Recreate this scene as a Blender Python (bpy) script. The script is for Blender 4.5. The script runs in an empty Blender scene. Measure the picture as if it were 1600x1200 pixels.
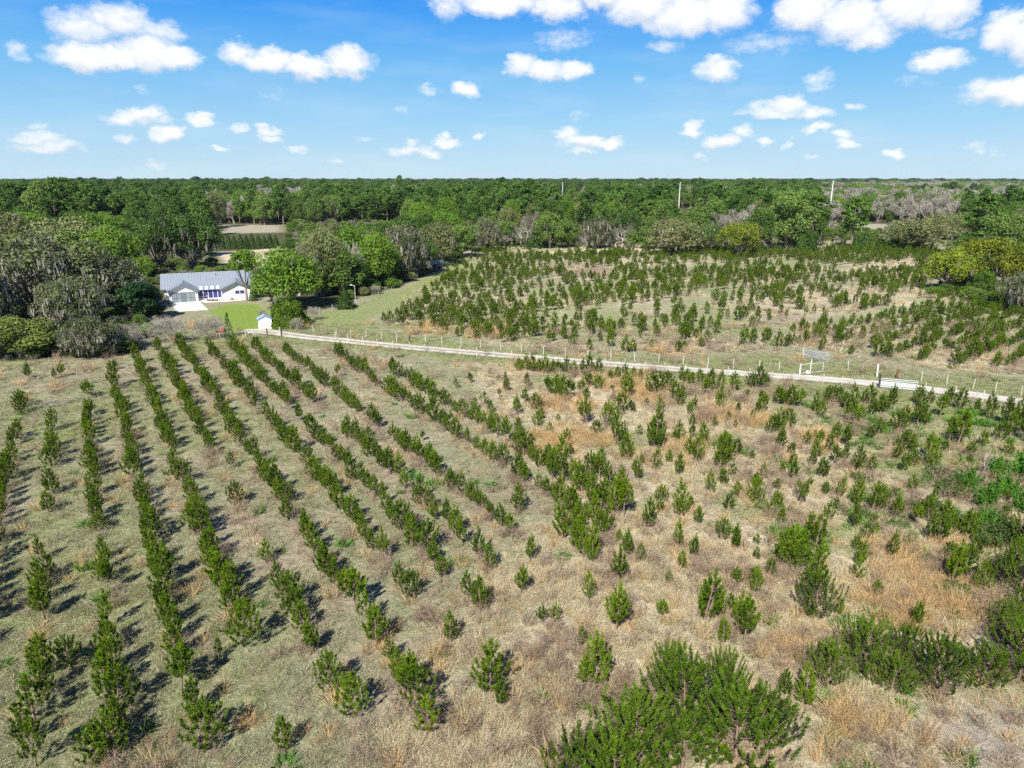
import bpy, math, random
import numpy as np
from mathutils import Vector

R = math.radians
rng = np.random.default_rng(11)
random.seed(5)

# ------------------------------------------------------------------ camera
CAM_H, FPX, HOR = 25.0, 1100.0, 280.0           # metres above the field, focal length and horizon for a 1600 px wide frame
PITCH = math.atan((600 - HOR) / FPX)
scene = bpy.context.scene
cam_data = bpy.data.cameras.new('camera')
cam_data.sensor_width = 36.0
cam_data.lens = FPX / 1600 * 36.0
cam_data.clip_start, cam_data.clip_end = 0.5, 60000
cam = bpy.data.objects.new('camera', cam_data)
scene.collection.objects.link(cam)
cam.location = (0, 0, CAM_H)
cam.rotation_euler = (math.pi / 2 - PITCH, 0, 0)
scene.camera = cam

# ------------------------------------------------------------------ world, sun, exposure
SUN_EL, SUN_AZ = R(43), R(198)                   # azimuth clockwise from +Y: behind the camera, a little to its left
SUN_STRENGTH, SKY_STRENGTH = 5.0, 0.075
sun_dir = Vector((math.sin(SUN_AZ) * math.cos(SUN_EL), math.cos(SUN_AZ) * math.cos(SUN_EL), math.sin(SUN_EL)))
sl = bpy.data.lights.new('sun', 'SUN')
sl.energy, sl.angle, sl.color = SUN_STRENGTH, R(0.5), (1.0, 0.95, 0.86)
so = bpy.data.objects.new('sun', sl)
so.rotation_euler = sun_dir.to_track_quat('Z', 'Y').to_euler()
scene.collection.objects.link(so)
scene.view_settings.view_transform = 'Standard'
scene.view_settings.look = 'None'
scene.view_settings.gamma = 1
scene.view_settings.exposure = 0.9
scene.view_settings.use_curve_mapping = False
scene.cycles.max_bounces = 6
scene.cycles.transparent_max_bounces = 6
scene.cycles.use_denoising = False

def px_dir(x, y):
    a, b = (x - 800) / FPX, (600 - y) / FPX
    c, s = math.cos(PITCH), math.sin(PITCH)
    return Vector((a, c + b * s, -s + b * c))

def ground(x, y, z=0.0):
    """where the line of sight through photo pixel (x, y) meets height z"""
    d = px_dir(x, y)
    t = (z - CAM_H) / d.z
    return np.array((d.x * t, d.y * t, z))

def height_at(y_top, Y):
    d = px_dir(800, y_top)
    return CAM_H + d.z / d.y * Y

def span(npx, Y):
    """metres covered by npx photo pixels at forward distance Y (near the ground)"""
    return npx / FPX * (Y * math.cos(PITCH) + CAM_H * math.sin(PITCH))

def project(X, Y, Z):
    c, s = math.cos(PITCH), math.sin(PITCH)
    dep = Y * c + (CAM_H - Z) * s
    return 800 + FPX * X / dep, 600 + FPX * (Y * s - (CAM_H - Z) * c) / dep * -1

world = bpy.data.worlds.new('World')
scene.world = world
world.use_nodes = True
wn, wl = world.node_tree.nodes, world.node_tree.links
wn.clear()

def wmath(op, a=None, b=None, c=None, clamp=False):
    n = wn.new('ShaderNodeMath'); n.operation = op; n.use_clamp = clamp
    for i, v in enumerate((a, b, c)):
        if v is None: continue
        if isinstance(v, (int, float)): n.inputs[i].default_value = v
        else: wl.new(v, n.inputs[i])
    return n.outputs[0]

def wvec(op, a, b):
    n = wn.new('ShaderNodeVectorMath'); n.operation = op
    for i, v in enumerate((a, b)):
        if isinstance(v, (tuple, list)): n.inputs[i].default_value = v
        else: wl.new(v, n.inputs[i])
    return n.outputs[1] if op == 'DOT_PRODUCT' else n.outputs[0]

def build_world():
    sky = wn.new('ShaderNodeTexSky'); sky.sky_type = 'NISHITA'; sky.sun_disc = False
    sky.sun_elevation, sky.sun_rotation = SUN_EL, SUN_AZ
    sky.air_density, sky.dust_density, sky.ozone_density = 1.0, 0.35, 2.2
    hs = wn.new('ShaderNodeHueSaturation'); hs.inputs['Saturation'].default_value = 1.25
    wl.new(sky.outputs[0], hs.inputs['Color'])
    tc = wn.new('ShaderNodeTexCoord')
    sep = wn.new('ShaderNodeSeparateXYZ'); wl.new(tc.outputs['Generated'], sep.inputs[0])
    az = wmath('ARCTAN2', sep.outputs[0], sep.outputs[1])
    el = wmath('ARCSINE', sep.outputs[2])
    # clear spring blue, pale at the horizon; overhead made darker than real to deepen shadows
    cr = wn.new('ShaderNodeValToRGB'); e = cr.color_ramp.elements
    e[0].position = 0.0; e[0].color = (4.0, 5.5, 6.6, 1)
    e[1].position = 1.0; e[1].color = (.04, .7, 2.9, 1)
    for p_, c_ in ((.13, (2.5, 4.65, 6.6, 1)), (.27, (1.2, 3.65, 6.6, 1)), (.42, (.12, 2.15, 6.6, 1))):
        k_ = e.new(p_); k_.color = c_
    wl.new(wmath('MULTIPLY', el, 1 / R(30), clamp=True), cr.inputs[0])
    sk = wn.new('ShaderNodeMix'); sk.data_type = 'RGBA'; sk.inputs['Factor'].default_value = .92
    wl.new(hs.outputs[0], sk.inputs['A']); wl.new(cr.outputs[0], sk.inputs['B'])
    comb = wn.new('ShaderNodeCombineXYZ'); wl.new(az, comb.inputs[0]); wl.new(el, comb.inputs[1])
    P = comb.outputs[0]
    # domain warp: billowing outlines
    n1 = wn.new('ShaderNodeTexNoise'); n1.inputs['Scale'].default_value = 34; n1.inputs['Detail'].default_value = 5
    n1.inputs['Roughness'].default_value = 0.6
    wl.new(wvec('MULTIPLY', P, (1, 1.5, 1)), n1.inputs['Vector'])
    off = wvec('SUBTRACT', n1.outputs['Color'], (0.5, 0.5, 0.5))
    PW = wvec('ADD', P, wvec('MULTIPLY', off, (0.040, 0.030, 0)))
    n2 = wn.new('ShaderNodeTexNoise'); n2.inputs['Scale'].default_value = 60; n2.inputs['Detail'].default_value = 7
    n2.inputs['Roughness'].default_value = 0.62
    wl.new(wvec('MULTIPLY', P, (1, 1.7, 1)), n2.inputs['Vector'])
    # puffs: photo position, half width, half height, weight
    puffs = [
        (130, 42, 52, 26, .75), (185, 32, 50, 24, .8), (245, 48, 42, 20, .7), (120, 88, 44, 24, 1), (170, 90, 60, 22, 1), (235, 84, 55, 28, 1),
        (275, 92, 40, 20, 1), (28, 84, 16, 13, .5), (370, 84, 34, 20, .8), (420, 95, 48, 22, 1), (480, 104, 48, 20, 1), (545, 98, 44, 26, 1),
        (700, 8, 34, 22, .7), (780, 4, 80, 22, 1), (870, 12, 54, 22, 1), (940, -8, 40, 22, 1), (1000, 8, 60, 34, 1), (1070, 24, 66, 32, 1),
        (1130, 12, 50, 36, 1), (1020, 38, 26, 14, .7), (1260, 14, 52, 32, 1), (1330, 30, 58, 34, 1), (1360, 55, 40, 22, .95), (1420, 8, 50, 36, 1),
        (1480, 10, 42, 34, 1), (1195, 66, 70, 18, .45), (1040, 73, 30, 12, .5), (880, 62, 54, 20, .4), (1575, 48, 36, 30, 1), (1610, 60, 30, 30, 1),
        (1470, 96, 40, 18, .9), (1570, 140, 56, 20, .9), (1600, 142, 40, 24, 1), (815, 102, 28, 22, .9), (850, 110, 44, 18, .95), (900, 108, 34, 16, .95),
        (1120, 106, 38, 22, .9), (1275, 128, 32, 16, .55), (728, 140, 24, 14, .9), (668, 142, 24, 9, .45), (215, 182, 50, 15, .85), (315, 186, 26, 11, .85),
        (262, 208, 32, 13, .9), (195, 214, 14, 9, .6), (60, 216, 44, 10, .7), (75, 228, 50, 10, .65), (375, 200, 16, 8, .65), (420, 203, 24, 9, .75),
        (418, 216, 22, 9, .75), (345, 234, 18, 7, .75), (463, 234, 20, 7, .55), (245, 255, 18, 7, .5), (640, 234, 44, 10, .65), (670, 240, 28, 8, .75),
        (697, 222, 28, 11, .85), (645, 220, 16, 7, .6), (748, 211, 15, 8, .7), (885, 206, 22, 16, .8), (915, 222, 52, 13, .85), (950, 222, 30, 9, .9),
        (910, 237, 30, 6, .7), (1083, 202, 24, 13, .9), (1127, 220, 30, 15, .9), (1160, 206, 22, 10, .75), (1190, 218, 18, 8, .7), (1228, 224, 9, 8, .7),
        (1195, 172, 46, 12, .7), (1235, 164, 30, 16, .85), (1270, 176, 34, 12, .8), (1215, 178, 40, 9, .8), (1275, 200, 26, 10, .8), (1318, 210, 20, 11, .8),
        (1327, 227, 20, 8, .75), (1395, 240, 22, 10, .85), (1342, 165, 16, 7, .6), (1500, 50, 16, 9, .5), (1101, 243, 18, 8, .45), (1274, 245, 12, 7, .5),
        (1520, 228, 24, 8, .45), (905, 178, 30, 9, .3), (1000, 122, 14, 10, .35), (220, 138, 12, 8, .4), (425, 144, 26, 9, .3), (625, 170, 16, 7, .4),
        (60, 198, 18, 6, .45), (525, 254, 14, 6, .4), (570, 218, 16, 5, .45), (1430, 128, 30, 9, .25), (1555, 235, 16, 9, .35),
    ]
    m = m2 = None
    for (x, y, w, h, k) in puffs:
        d = px_dir(x, y).normalized()
        a0, e0 = math.atan2(d.x, d.y), math.asin(d.z)
        w *= .93; h *= .93
        sx, sy = FPX / w / 1.1, FPX / h / 1.1
        D = wvec('MULTIPLY', wvec('SUBTRACT', PW, (a0, e0, 0)), (sx, sy, 0))
        v = wmath('MULTIPLY_ADD', wvec('DOT_PRODUCT', D, D), -k, k)
        m = v if m is None else wmath('MAXIMUM', m, v)
        if w >= 26 and k >= .65:                       # the same puff lowered a little: where it wins, the grey underside shade is painted
            D2 = wvec('ADD', D, (0, .55, 0))
            v2 = wmath('MULTIPLY_ADD', wvec('DOT_PRODUCT', D2, D2), -k, k)
            m2 = v2 if m2 is None else wmath('MAXIMUM', m2, v2)
    m = wmath('MAXIMUM', m, -0.35)
    dens = wmath('ADD', m, wmath('MULTIPLY_ADD', n2.outputs['Fac'], 0.85, -0.50))
    mr = wn.new('ShaderNodeMapRange'); mr.interpolation_type = 'SMOOTHSTEP'
    mr.inputs[1].default_value, mr.inputs[2].default_value = -0.02, 0.86
    wl.new(dens, mr.inputs[0])
    # a thin veil low in the sky
    n3 = wn.new('ShaderNodeTexNoise'); n3.inputs['Scale'].default_value = 9; n3.inputs['Detail'].default_value = 5
    wl.new(wvec('MULTIPLY', P, (0.6, 3.2, 1)), n3.inputs['Vector'])
    veil = wmath('MULTIPLY', wmath('SUBTRACT', n3.outputs['Fac'], 0.46, clamp=True), 0.45, clamp=True)
    alpha = wmath('MAXIMUM', mr.outputs[0], veil)
    base = wn.new('ShaderNodeMapRange'); base.interpolation_type = 'SMOOTHSTEP'
    base.inputs[1].default_value, base.inputs[2].default_value = -.25, .75
    wl.new(wmath('ADD', wmath('SUBTRACT', m2, m), wmath('MULTIPLY_ADD', n2.outputs['Fac'], 1.1, -.55)), base.inputs[0])
    ramp = wn.new('ShaderNodeValToRGB')  # cloud shading painted into the sky's emission: white tops, grey-blue shaded undersides
    ramp.color_ramp.elements[0].position = 0.0; ramp.color_ramp.elements[0].color = (7.3, 7.4, 7.5, 1)
    ramp.color_ramp.elements[1].position = 1.0; ramp.color_ramp.elements[1].color = (4.9, 5.4, 6.2, 1)
    wl.new(base.outputs[0], ramp.inputs[0])
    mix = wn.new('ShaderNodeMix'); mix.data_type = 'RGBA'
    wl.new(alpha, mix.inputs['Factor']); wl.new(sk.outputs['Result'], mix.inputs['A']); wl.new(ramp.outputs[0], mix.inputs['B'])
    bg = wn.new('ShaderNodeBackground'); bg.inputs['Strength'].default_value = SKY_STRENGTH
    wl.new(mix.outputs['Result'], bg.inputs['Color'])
    out = wn.new('ShaderNodeOutputWorld'); wl.new(bg.outputs[0], out.inputs[0])
build_world()
world.cycles.sampling_method = 'MANUAL'
world.cycles.sample_map_resolution = 512

# ------------------------------------------------------------------ helpers: geometry
def mesh_from(name, verts, quads, mats, mat_idx=None, tint=None, smooth=False, uv=None):
    me = bpy.data.meshes.new(name)
    verts = np.asarray(verts, dtype=np.float32).reshape(-1, 3)
    quads = np.asarray(quads, dtype=np.int32).reshape(-1, 4)
    n, f = len(verts), len(quads)
    me.vertices.add(n); me.vertices.foreach_set('co', verts.ravel())
    me.loops.add(f * 4); me.loops.foreach_set('vertex_index', quads.ravel())
    me.polygons.add(f)
    me.polygons.foreach_set('loop_start', np.arange(0, f * 4, 4, dtype=np.int32))
    if mat_idx is not None: me.polygons.foreach_set('material_index', np.asarray(mat_idx, dtype=np.int32))
    me.polygons.foreach_set('use_smooth', np.full(f, smooth, dtype=bool))
    if tint is not None:
        at = me.attributes.new('tint', 'FLOAT', 'POINT')
        at.data.foreach_set('value', np.asarray(tint, dtype=np.float32))
    if uv is not None:
        ul = me.uv_layers.new(name='UVMap')
        ul.data.foreach_set('uv', np.asarray(uv, dtype=np.float32)[quads.ravel()].ravel())
    for m in mats: me.materials.append(m)
    me.update(calc_edges=True)
    return me

class Geo:
    """quads collected part by part; each part becomes one mesh, or all of them one mesh for instancing"""
    def __init__(self): self.p = {}
    def add(self, part, verts, quads, tint=0.5):
        verts = np.asarray(verts, dtype=np.float32).reshape(-1, 3)
        quads = np.asarray(quads, dtype=np.int64).reshape(-1, 4)
        d = self.p.setdefault(part, [[], [], [], 0])
        d[0].append(verts); d[1].append(quads + d[3])
        d[2].append(np.full(len(verts), tint, dtype=np.float32) if np.isscalar(tint) else np.asarray(tint, dtype=np.float32))
        d[3] += len(verts)
    def arrays(self, part):
        d = self.p[part]
        return np.concatenate(d[0]), np.concatenate(d[1]), np.concatenate(d[2])
    def meshes(self, name, mats):
        out = {}
        for part in self.p:
            v, q, t = self.arrays(part)
            out[part] = mesh_from(name + '_' + part, v, q, [mats[part]], tint=t, smooth=(part == 'trunk'))
        return out
    def single(self, name, mats):
        vs, qs, ts, mi, o, used = [], [], [], [], 0, []
        for k, part in enumerate(self.p):
            v, q, t = self.arrays(part)
            vs.append(v); qs.append(q + o); ts.append(t); mi.append(np.full(len(q), k)); o += len(v); used.append(mats[part])
        return mesh_from(name, np.concatenate(vs), np.concatenate(qs), used, np.concatenate(mi), np.concatenate(ts))

def tube(pts, radii, n=5):
    pts = np.asarray(pts, dtype=float); m = len(pts)
    vs = []
    for i in range(m):
        d = pts[min(i + 1, m - 1)] - pts[max(i - 1, 0)]
        d /= (np.linalg.norm(d) + 1e-9)
        a = np.cross(d, (0, 0, 1.0) if abs(d[2]) < .9 else (1.0, 0, 0)); a /= np.linalg.norm(a)
        b = np.cross(d, a)
        for k in range(n):
            t = 2 * math.pi * k / n
            vs.append(pts[i] + radii[i] * (math.cos(t) * a + math.sin(t) * b))
    qs = [(i * n + k, i * n + (k + 1) % n, (i + 1) * n + (k + 1) % n, (i + 1) * n + k) for i in range(m - 1) for k in range(n)]
    return np.array(vs), np.array(qs)

def unit(v): return v / (np.linalg.norm(v, axis=-1, keepdims=True) + 1e-9)

def cards(c, nrm, w, l, g, up=None):
    """leaf quads at centres c with normals nrm; up gives the long axis when set"""
    n = len(c)
    if up is None: up = g.normal(size=(n, 3))
    a = unit(np.cross(nrm, up)); b = unit(np.cross(a, nrm))
    w = np.broadcast_to(np.asarray(w), (n,))[:, None] * .5; l = np.broadcast_to(np.asarray(l), (n,))[:, None] * .5
    v = np.stack([c - a * w * .6 - b * l, c + a * w * .6 - b * l, c + a * w + b * l * .7, c - a * w * .4 + b * l], axis=1).reshape(-1, 3)
    q = np.arange(n * 4).reshape(n, 4)
    return v, q

def blades(base, tip, w, bend, g):
    """thin tapering two-piece strips from base to tip (needles, grass)"""
    n = len(base)
    d = tip - base
    s = unit(np.cross(d, g.normal(size=(n, 3)))) * np.broadcast_to(np.asarray(w), (n,))[:, None] * .5
    mid = base + d * .55 + bend
    v = np.stack([base - s, base + s, mid + s * .9, mid - s * .9, tip + s * .15, tip - s * .15], axis=1).reshape(-1, 3)
    i = np.arange(n)[:, None] * 6
    q = np.concatenate([i + np.array([0, 1, 2, 3]), i + np.array([3, 2, 4, 5])], axis=0)
    return v, q

def lattice(x, y, scale, seed):
    """smooth value noise in 0..1"""
    g = np.random.default_rng(seed); T = g.random((257, 257))
    x = np.asarray(x) / scale + 57.3; y = np.asarray(y) / scale + 91.7
    xi, yi = np.floor(x).astype(int), np.floor(y).astype(int)
    fx, fy = x - xi, y - yi
    fx, fy = fx * fx * (3 - 2 * fx), fy * fy * (3 - 2 * fy)
    xi %= 256; yi %= 256
    return (T[xi, yi] * (1 - fx) + T[xi + 1, yi] * fx) * (1 - fy) + (T[xi, yi + 1] * (1 - fx) + T[xi + 1, yi + 1] * fx) * fy

def fbm(x, y, scale, seed, o=4):
    v, a, t = 0, 1, 0
    for i in range(o):
        v = v + a * lattice(x, y, scale / 2 ** i, seed + i); t += a; a *= .55
    return v / t

def poly_sd(x, y, poly):
    """signed distance to a polygon, negative inside"""
    poly = np.asarray(poly, dtype=float)
    d = np.full(np.shape(x), 1e9); ins = np.zeros(np.shape(x), bool)
    for i in range(len(poly)):
        ax, ay = poly[i]; bx, by = poly[(i + 1) % len(poly)]
        ex, ey = bx - ax, by - ay
        t = np.clip(((x - ax) * ex + (y - ay) * ey) / (ex * ex + ey * ey + 1e-9), 0, 1)
        d = np.minimum(d, np.hypot(x - ax - t * ex, y - ay - t * ey))
        if ey != 0:
            cr = ((ay > y) != (by > y)) & (x < (bx - ax) * (y - ay) / ey + ax)
            ins ^= cr
    return np.where(ins, -d, d)

def smooth01(v, a, b):
    t = np.clip((v - a) / (b - a), 0, 1); return t * t * (3 - 2 * t)

def gpoly(*pts): return [ground(x, y)[:2] for x, y in pts]

# ------------------------------------------------------------------ helpers: materials
def mat_new(name):
    m = bpy.data.materials.new(name); m.use_nodes = True
    nt = m.node_tree; nt.nodes.clear()
    out = nt.nodes.new('ShaderNodeOutputMaterial')
    return m, nt, out

def nd(nt, kind, ins=None, **props):
    n = nt.nodes.new(kind)
    for k, v in props.items(): setattr(n, k, v)
    for k, v in (ins or {}).items():
        if hasattr(v, 'is_output'): nt.links.new(v, n.inputs[k])
        else: n.inputs[k].default_value = v
    return n

def mixc(nt, f, a, b, mode='MIX'):
    n = nt.nodes.new('ShaderNodeMix'); n.data_type = 'RGBA'; n.blend_type = mode
    for k, v in (('Factor', f), ('A', a), ('B', b)):
        s = [i for i in n.inputs if i.name == k and i.type == ('VALUE' if k == 'Factor' else 'RGBA')][0]
        if hasattr(v, 'is_output'): nt.links.new(v, s)
        else: s.default_value = v if k == 'Factor' else (*v, 1) if len(v) == 3 else v
    return [o for o in n.outputs if o.type == 'RGBA'][0]

def fmath(nt, op, a, b=0.0, clamp=False):
    n = nt.nodes.new('ShaderNodeMath'); n.operation = op; n.use_clamp = clamp
    for i, v in enumerate((a, b)):
        if hasattr(v, 'is_output'): nt.links.new(v, n.inputs[i])
        else: n.inputs[i].default_value = v
    return n.outputs[0]

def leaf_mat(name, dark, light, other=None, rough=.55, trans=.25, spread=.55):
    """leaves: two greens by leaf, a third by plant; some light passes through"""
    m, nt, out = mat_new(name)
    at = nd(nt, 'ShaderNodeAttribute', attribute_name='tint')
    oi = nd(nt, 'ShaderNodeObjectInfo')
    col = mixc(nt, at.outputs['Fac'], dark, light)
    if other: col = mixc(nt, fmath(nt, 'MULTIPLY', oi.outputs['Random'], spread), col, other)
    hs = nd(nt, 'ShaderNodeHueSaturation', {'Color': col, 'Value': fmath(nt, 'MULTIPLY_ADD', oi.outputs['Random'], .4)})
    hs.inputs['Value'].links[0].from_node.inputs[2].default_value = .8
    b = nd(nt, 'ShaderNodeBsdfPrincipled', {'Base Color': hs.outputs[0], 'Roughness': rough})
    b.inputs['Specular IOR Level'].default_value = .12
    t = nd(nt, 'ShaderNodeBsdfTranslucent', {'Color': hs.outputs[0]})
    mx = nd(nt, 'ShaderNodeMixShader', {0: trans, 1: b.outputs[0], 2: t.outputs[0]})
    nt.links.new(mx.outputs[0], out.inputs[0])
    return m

def plain_mat(name, col, rough=.7, metal=0.0, var=.18, scale=6.0, spec=.3, bump=0.0, stretch=(1, 1, 1)):
    """a painted or worn surface with uneven tone"""
    m, nt, out = mat_new(name)
    tc = nd(nt, 'ShaderNodeTexCoord')
    mp = nd(nt, 'ShaderNodeMapping', {'Vector': tc.outputs['Object'], 'Scale': stretch})
    no = nd(nt, 'ShaderNodeTexNoise', {'Vector': mp.outputs[0], 'Scale': scale, 'Detail': 5.0})
    lo = tuple(c * (1 - var * 1.6) for c in col); hi = tuple(min(1, c * (1 + var)) for c in col)
    c = mixc(nt, no.outputs['Fac'], lo, hi)
    b = nd(nt, 'ShaderNodeBsdfPrincipled', {'Base Color': c, 'Roughness': rough, 'Metallic': metal})
    b.inputs['Specular IOR Level'].default_value = spec
    if bump:
        bp = nd(nt, 'ShaderNodeBump', {'Height': no.outputs['Fac'], 'Strength': bump, 'Distance': .05})
        nt.links.new(bp.outputs[0], b.inputs['Normal'])
    nt.links.new(b.outputs[0], out.inputs[0])
    return m

M = {}
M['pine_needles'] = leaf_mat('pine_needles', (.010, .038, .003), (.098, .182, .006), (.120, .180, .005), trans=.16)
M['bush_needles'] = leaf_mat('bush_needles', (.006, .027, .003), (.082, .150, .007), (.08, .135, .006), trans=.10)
M['tall_needles'] = leaf_mat('tall_needles', (.026, .070, .012), (.090, .175, .026), (.12, .20, .03))
M['oak_leaves'] = leaf_mat('oak_leaves', (.050, .068, .024), (.165, .18, .075), (.13, .15, .06))
M['sage_leaves'] = leaf_mat('sage_leaves', (.10, .118, .042), (.21, .23, .095), (.20, .22, .08))
M['bright_leaves'] = leaf_mat('bright_leaves', (.055, .13, .014), (.145, .265, .026), (.17, .26, .03), trans=.3)
M['green_leaves'] = leaf_mat('green_leaves', (.034, .085, .014), (.115, .205, .034), (.16, .23, .05))
M['yellow_leaves'] = leaf_mat('yellow_leaves', (.09, .125, .012), (.275, .32, .024), (.22, .285, .03), trans=.3)
M['olive_leaves'] = leaf_mat('olive_leaves', (.085, .11, .018), (.20, .25, .05), (.16, .20, .05), trans=.25)
M['dark_leaves'] = leaf_mat('dark_leaves', (.010, .032, .012), (.034, .075, .022), rough=.35)
M['cedar_leaves'] = leaf_mat('cedar_leaves', (.020, .055, .012), (.06, .11, .02), (.05, .10, .02))
M['shrub_leaves'] = leaf_mat('shrub_leaves', (.05, .10, .008), (.12, .19, .015), trans=.25)
M['lime_leaves'] = leaf_mat('lime_leaves', (.04, .12, .012), (.12, .29, .03), trans=.3)
M['thicket_leaves'] = leaf_mat('thicket_leaves', (.030, .070, .014), (.105, .165, .035), (.12, .17, .05), trans=.25)
M['moss'] = leaf_mat('spanish_moss', (.115, .115, .09), (.40, .385, .31), (.26, .255, .20), trans=.1)
M['grey_twigs'] = leaf_mat('grey_twigs', (.165, .15, .125), (.37, .345, .29), (.28, .265, .22), trans=0)
M['pale_twigs'] = leaf_mat('pale_twigs', (.34, .32, .30), (.55, .53, .50), trans=0)
M['straw'] = leaf_mat('straw_blades', (.30, .235, .145), (.72, .63, .43), (.45, .40, .24), trans=.2)
M['gold'] = leaf_mat('golden_blades', (.31, .21, .09), (.64, .48, .25), (.44, .29, .14), trans=.2)
M['sedge'] = leaf_mat('green_blades', (.10, .14, .035), (.30, .32, .14), (.30, .28, .14), trans=.2)
M['sage_blades'] = leaf_mat('sage_blades', (.15, .140, .080), (.56, .515, .36), (.27, .29, .15), trans=.2)
M['weeds'] = leaf_mat('dead_weed_stalks', (.16, .11, .075), (.36, .27, .195), (.26, .20, .15), trans=.05)
M['weed_leaves'] = leaf_mat('weed_leaves', (.04, .12, .015), (.13, .27, .04), trans=.3)
M['pine_bark'] = plain_mat('pine_bark', (.24, .17, .12), .9, var=.35, scale=14)
M['bark'] = plain_mat('oak_bark', (.20, .17, .14), .9, var=.35, scale=9, bump=.4)
M['pale_bark'] = plain_mat('pale_bark', (.36, .32, .28), .9, var=.25, scale=9)
M['white_paint'] = plain_mat('white_siding_paint', (.80, .79, .77), .55, var=.05, scale=2, stretch=(.3, .3, 6))
M['roof_metal'] = plain_mat('blue_grey_roof_metal', (.26, .295, .33), .50, .15, var=.10, scale=1.2, stretch=(1, .25, 1))
M['roof_shade'] = plain_mat('slate_grey_fascia', (.12, .15, .18), .6, var=.1)
M['glass_grey'] = plain_mat('grey_garage_screen', (.20, .24, .25), .3, var=.25, scale=.9, spec=.5)
M['screen_blue'] = plain_mat('blue_porch_screen', (.045, .05, .19), .35, var=.25, scale=1.3, spec=.4)
M['concrete'] = plain_mat('pale_concrete', (.62, .60, .56), .8, var=.09, scale=.7)
M['mulch'] = plain_mat('red_brown_mulch', (.16, .075, .055), .95, var=.4, scale=5)
M['galv'] = plain_mat('galvanised_steel', (.34, .38, .43), .45, .2, var=.12, scale=4)
M['grey_steel'] = plain_mat('weathered_grey_steel', (.36, .39, .42), .5, .4, var=.15)
M['pole_white'] = plain_mat('pale_steel_pole', (.60, .60, .59), .5, .1, var=.06)
M['post_pale'] = plain_mat('bleached_wood_post', (.52, .49, .43), .9, var=.22, scale=5, stretch=(3, 3, .6))
M['post_brown'] = plain_mat('brown_wood_post', (.15, .09, .05), .9, var=.3, scale=5)
M['post_dark'] = plain_mat('dark_wood_post', (.05, .05, .045), .85, var=.3, scale=5)
M['wire'] = plain_mat('fence_wire', (.40, .39, .36), .5, .6, var=.1)
M['red_cover'] = plain_mat('faded_red_paint', (.26, .045, .03), .6, var=.2, scale=3)
M['car_glass'] = plain_mat('dark_vehicle_glass', (.02, .025, .03), .1, var=.1, spec=.6)
M['car_white'] = plain_mat('white_vehicle_paint', (.74, .76, .79), .3, var=.05, spec=.5)
M['car_blue'] = plain_mat('blue_vehicle_paint', (.12, .20, .40), .3, var=.1, spec=.5)
M['rubber'] = plain_mat('tyre_rubber', (.025, .025, .025), .85, var=.2)
M['blue_roof'] = plain_mat('pale_blue_roof_sheet', (.30, .42, .56), .45, .2, var=.1)
M['clear_panel'] = plain_mat('frosted_roof_panel', (.62, .70, .72), .3, var=.12, scale=1, spec=.5)

# ------------------------------------------------------------------ helpers: objects
COL = scene.collection
def link(o):
    COL.objects.link(o); return o
ALL_LABELS = {}
def tag(o, label, cat, group=None, kind=None):
    n = len(label.split())
    assert 4 <= n <= 16, (n, label)
    if label in ALL_LABELS: print('DUPLICATE LABEL', label)
    ALL_LABELS[label] = 1
    o['label'] = label; o['category'] = cat
    if group: o['group'] = group
    if kind: o['kind'] = kind
    return o
def empty(name, loc, rz=0.0, scale=(1, 1, 1)):
    o = bpy.data.objects.new(name, None); o.empty_display_size = .3
    o.location = loc; o.rotation_euler = (0, 0, rz); o.scale = scale
    return link(o)
def part(name, me, parent):
    o = bpy.data.objects.new(name, me); link(o); o.parent = parent
    return o
def structure(name, me, loc=(0, 0, 0)):
    o = bpy.data.objects.new(name, me); o.location = loc; o['kind'] = 'structure'
    return link(o)

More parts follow.
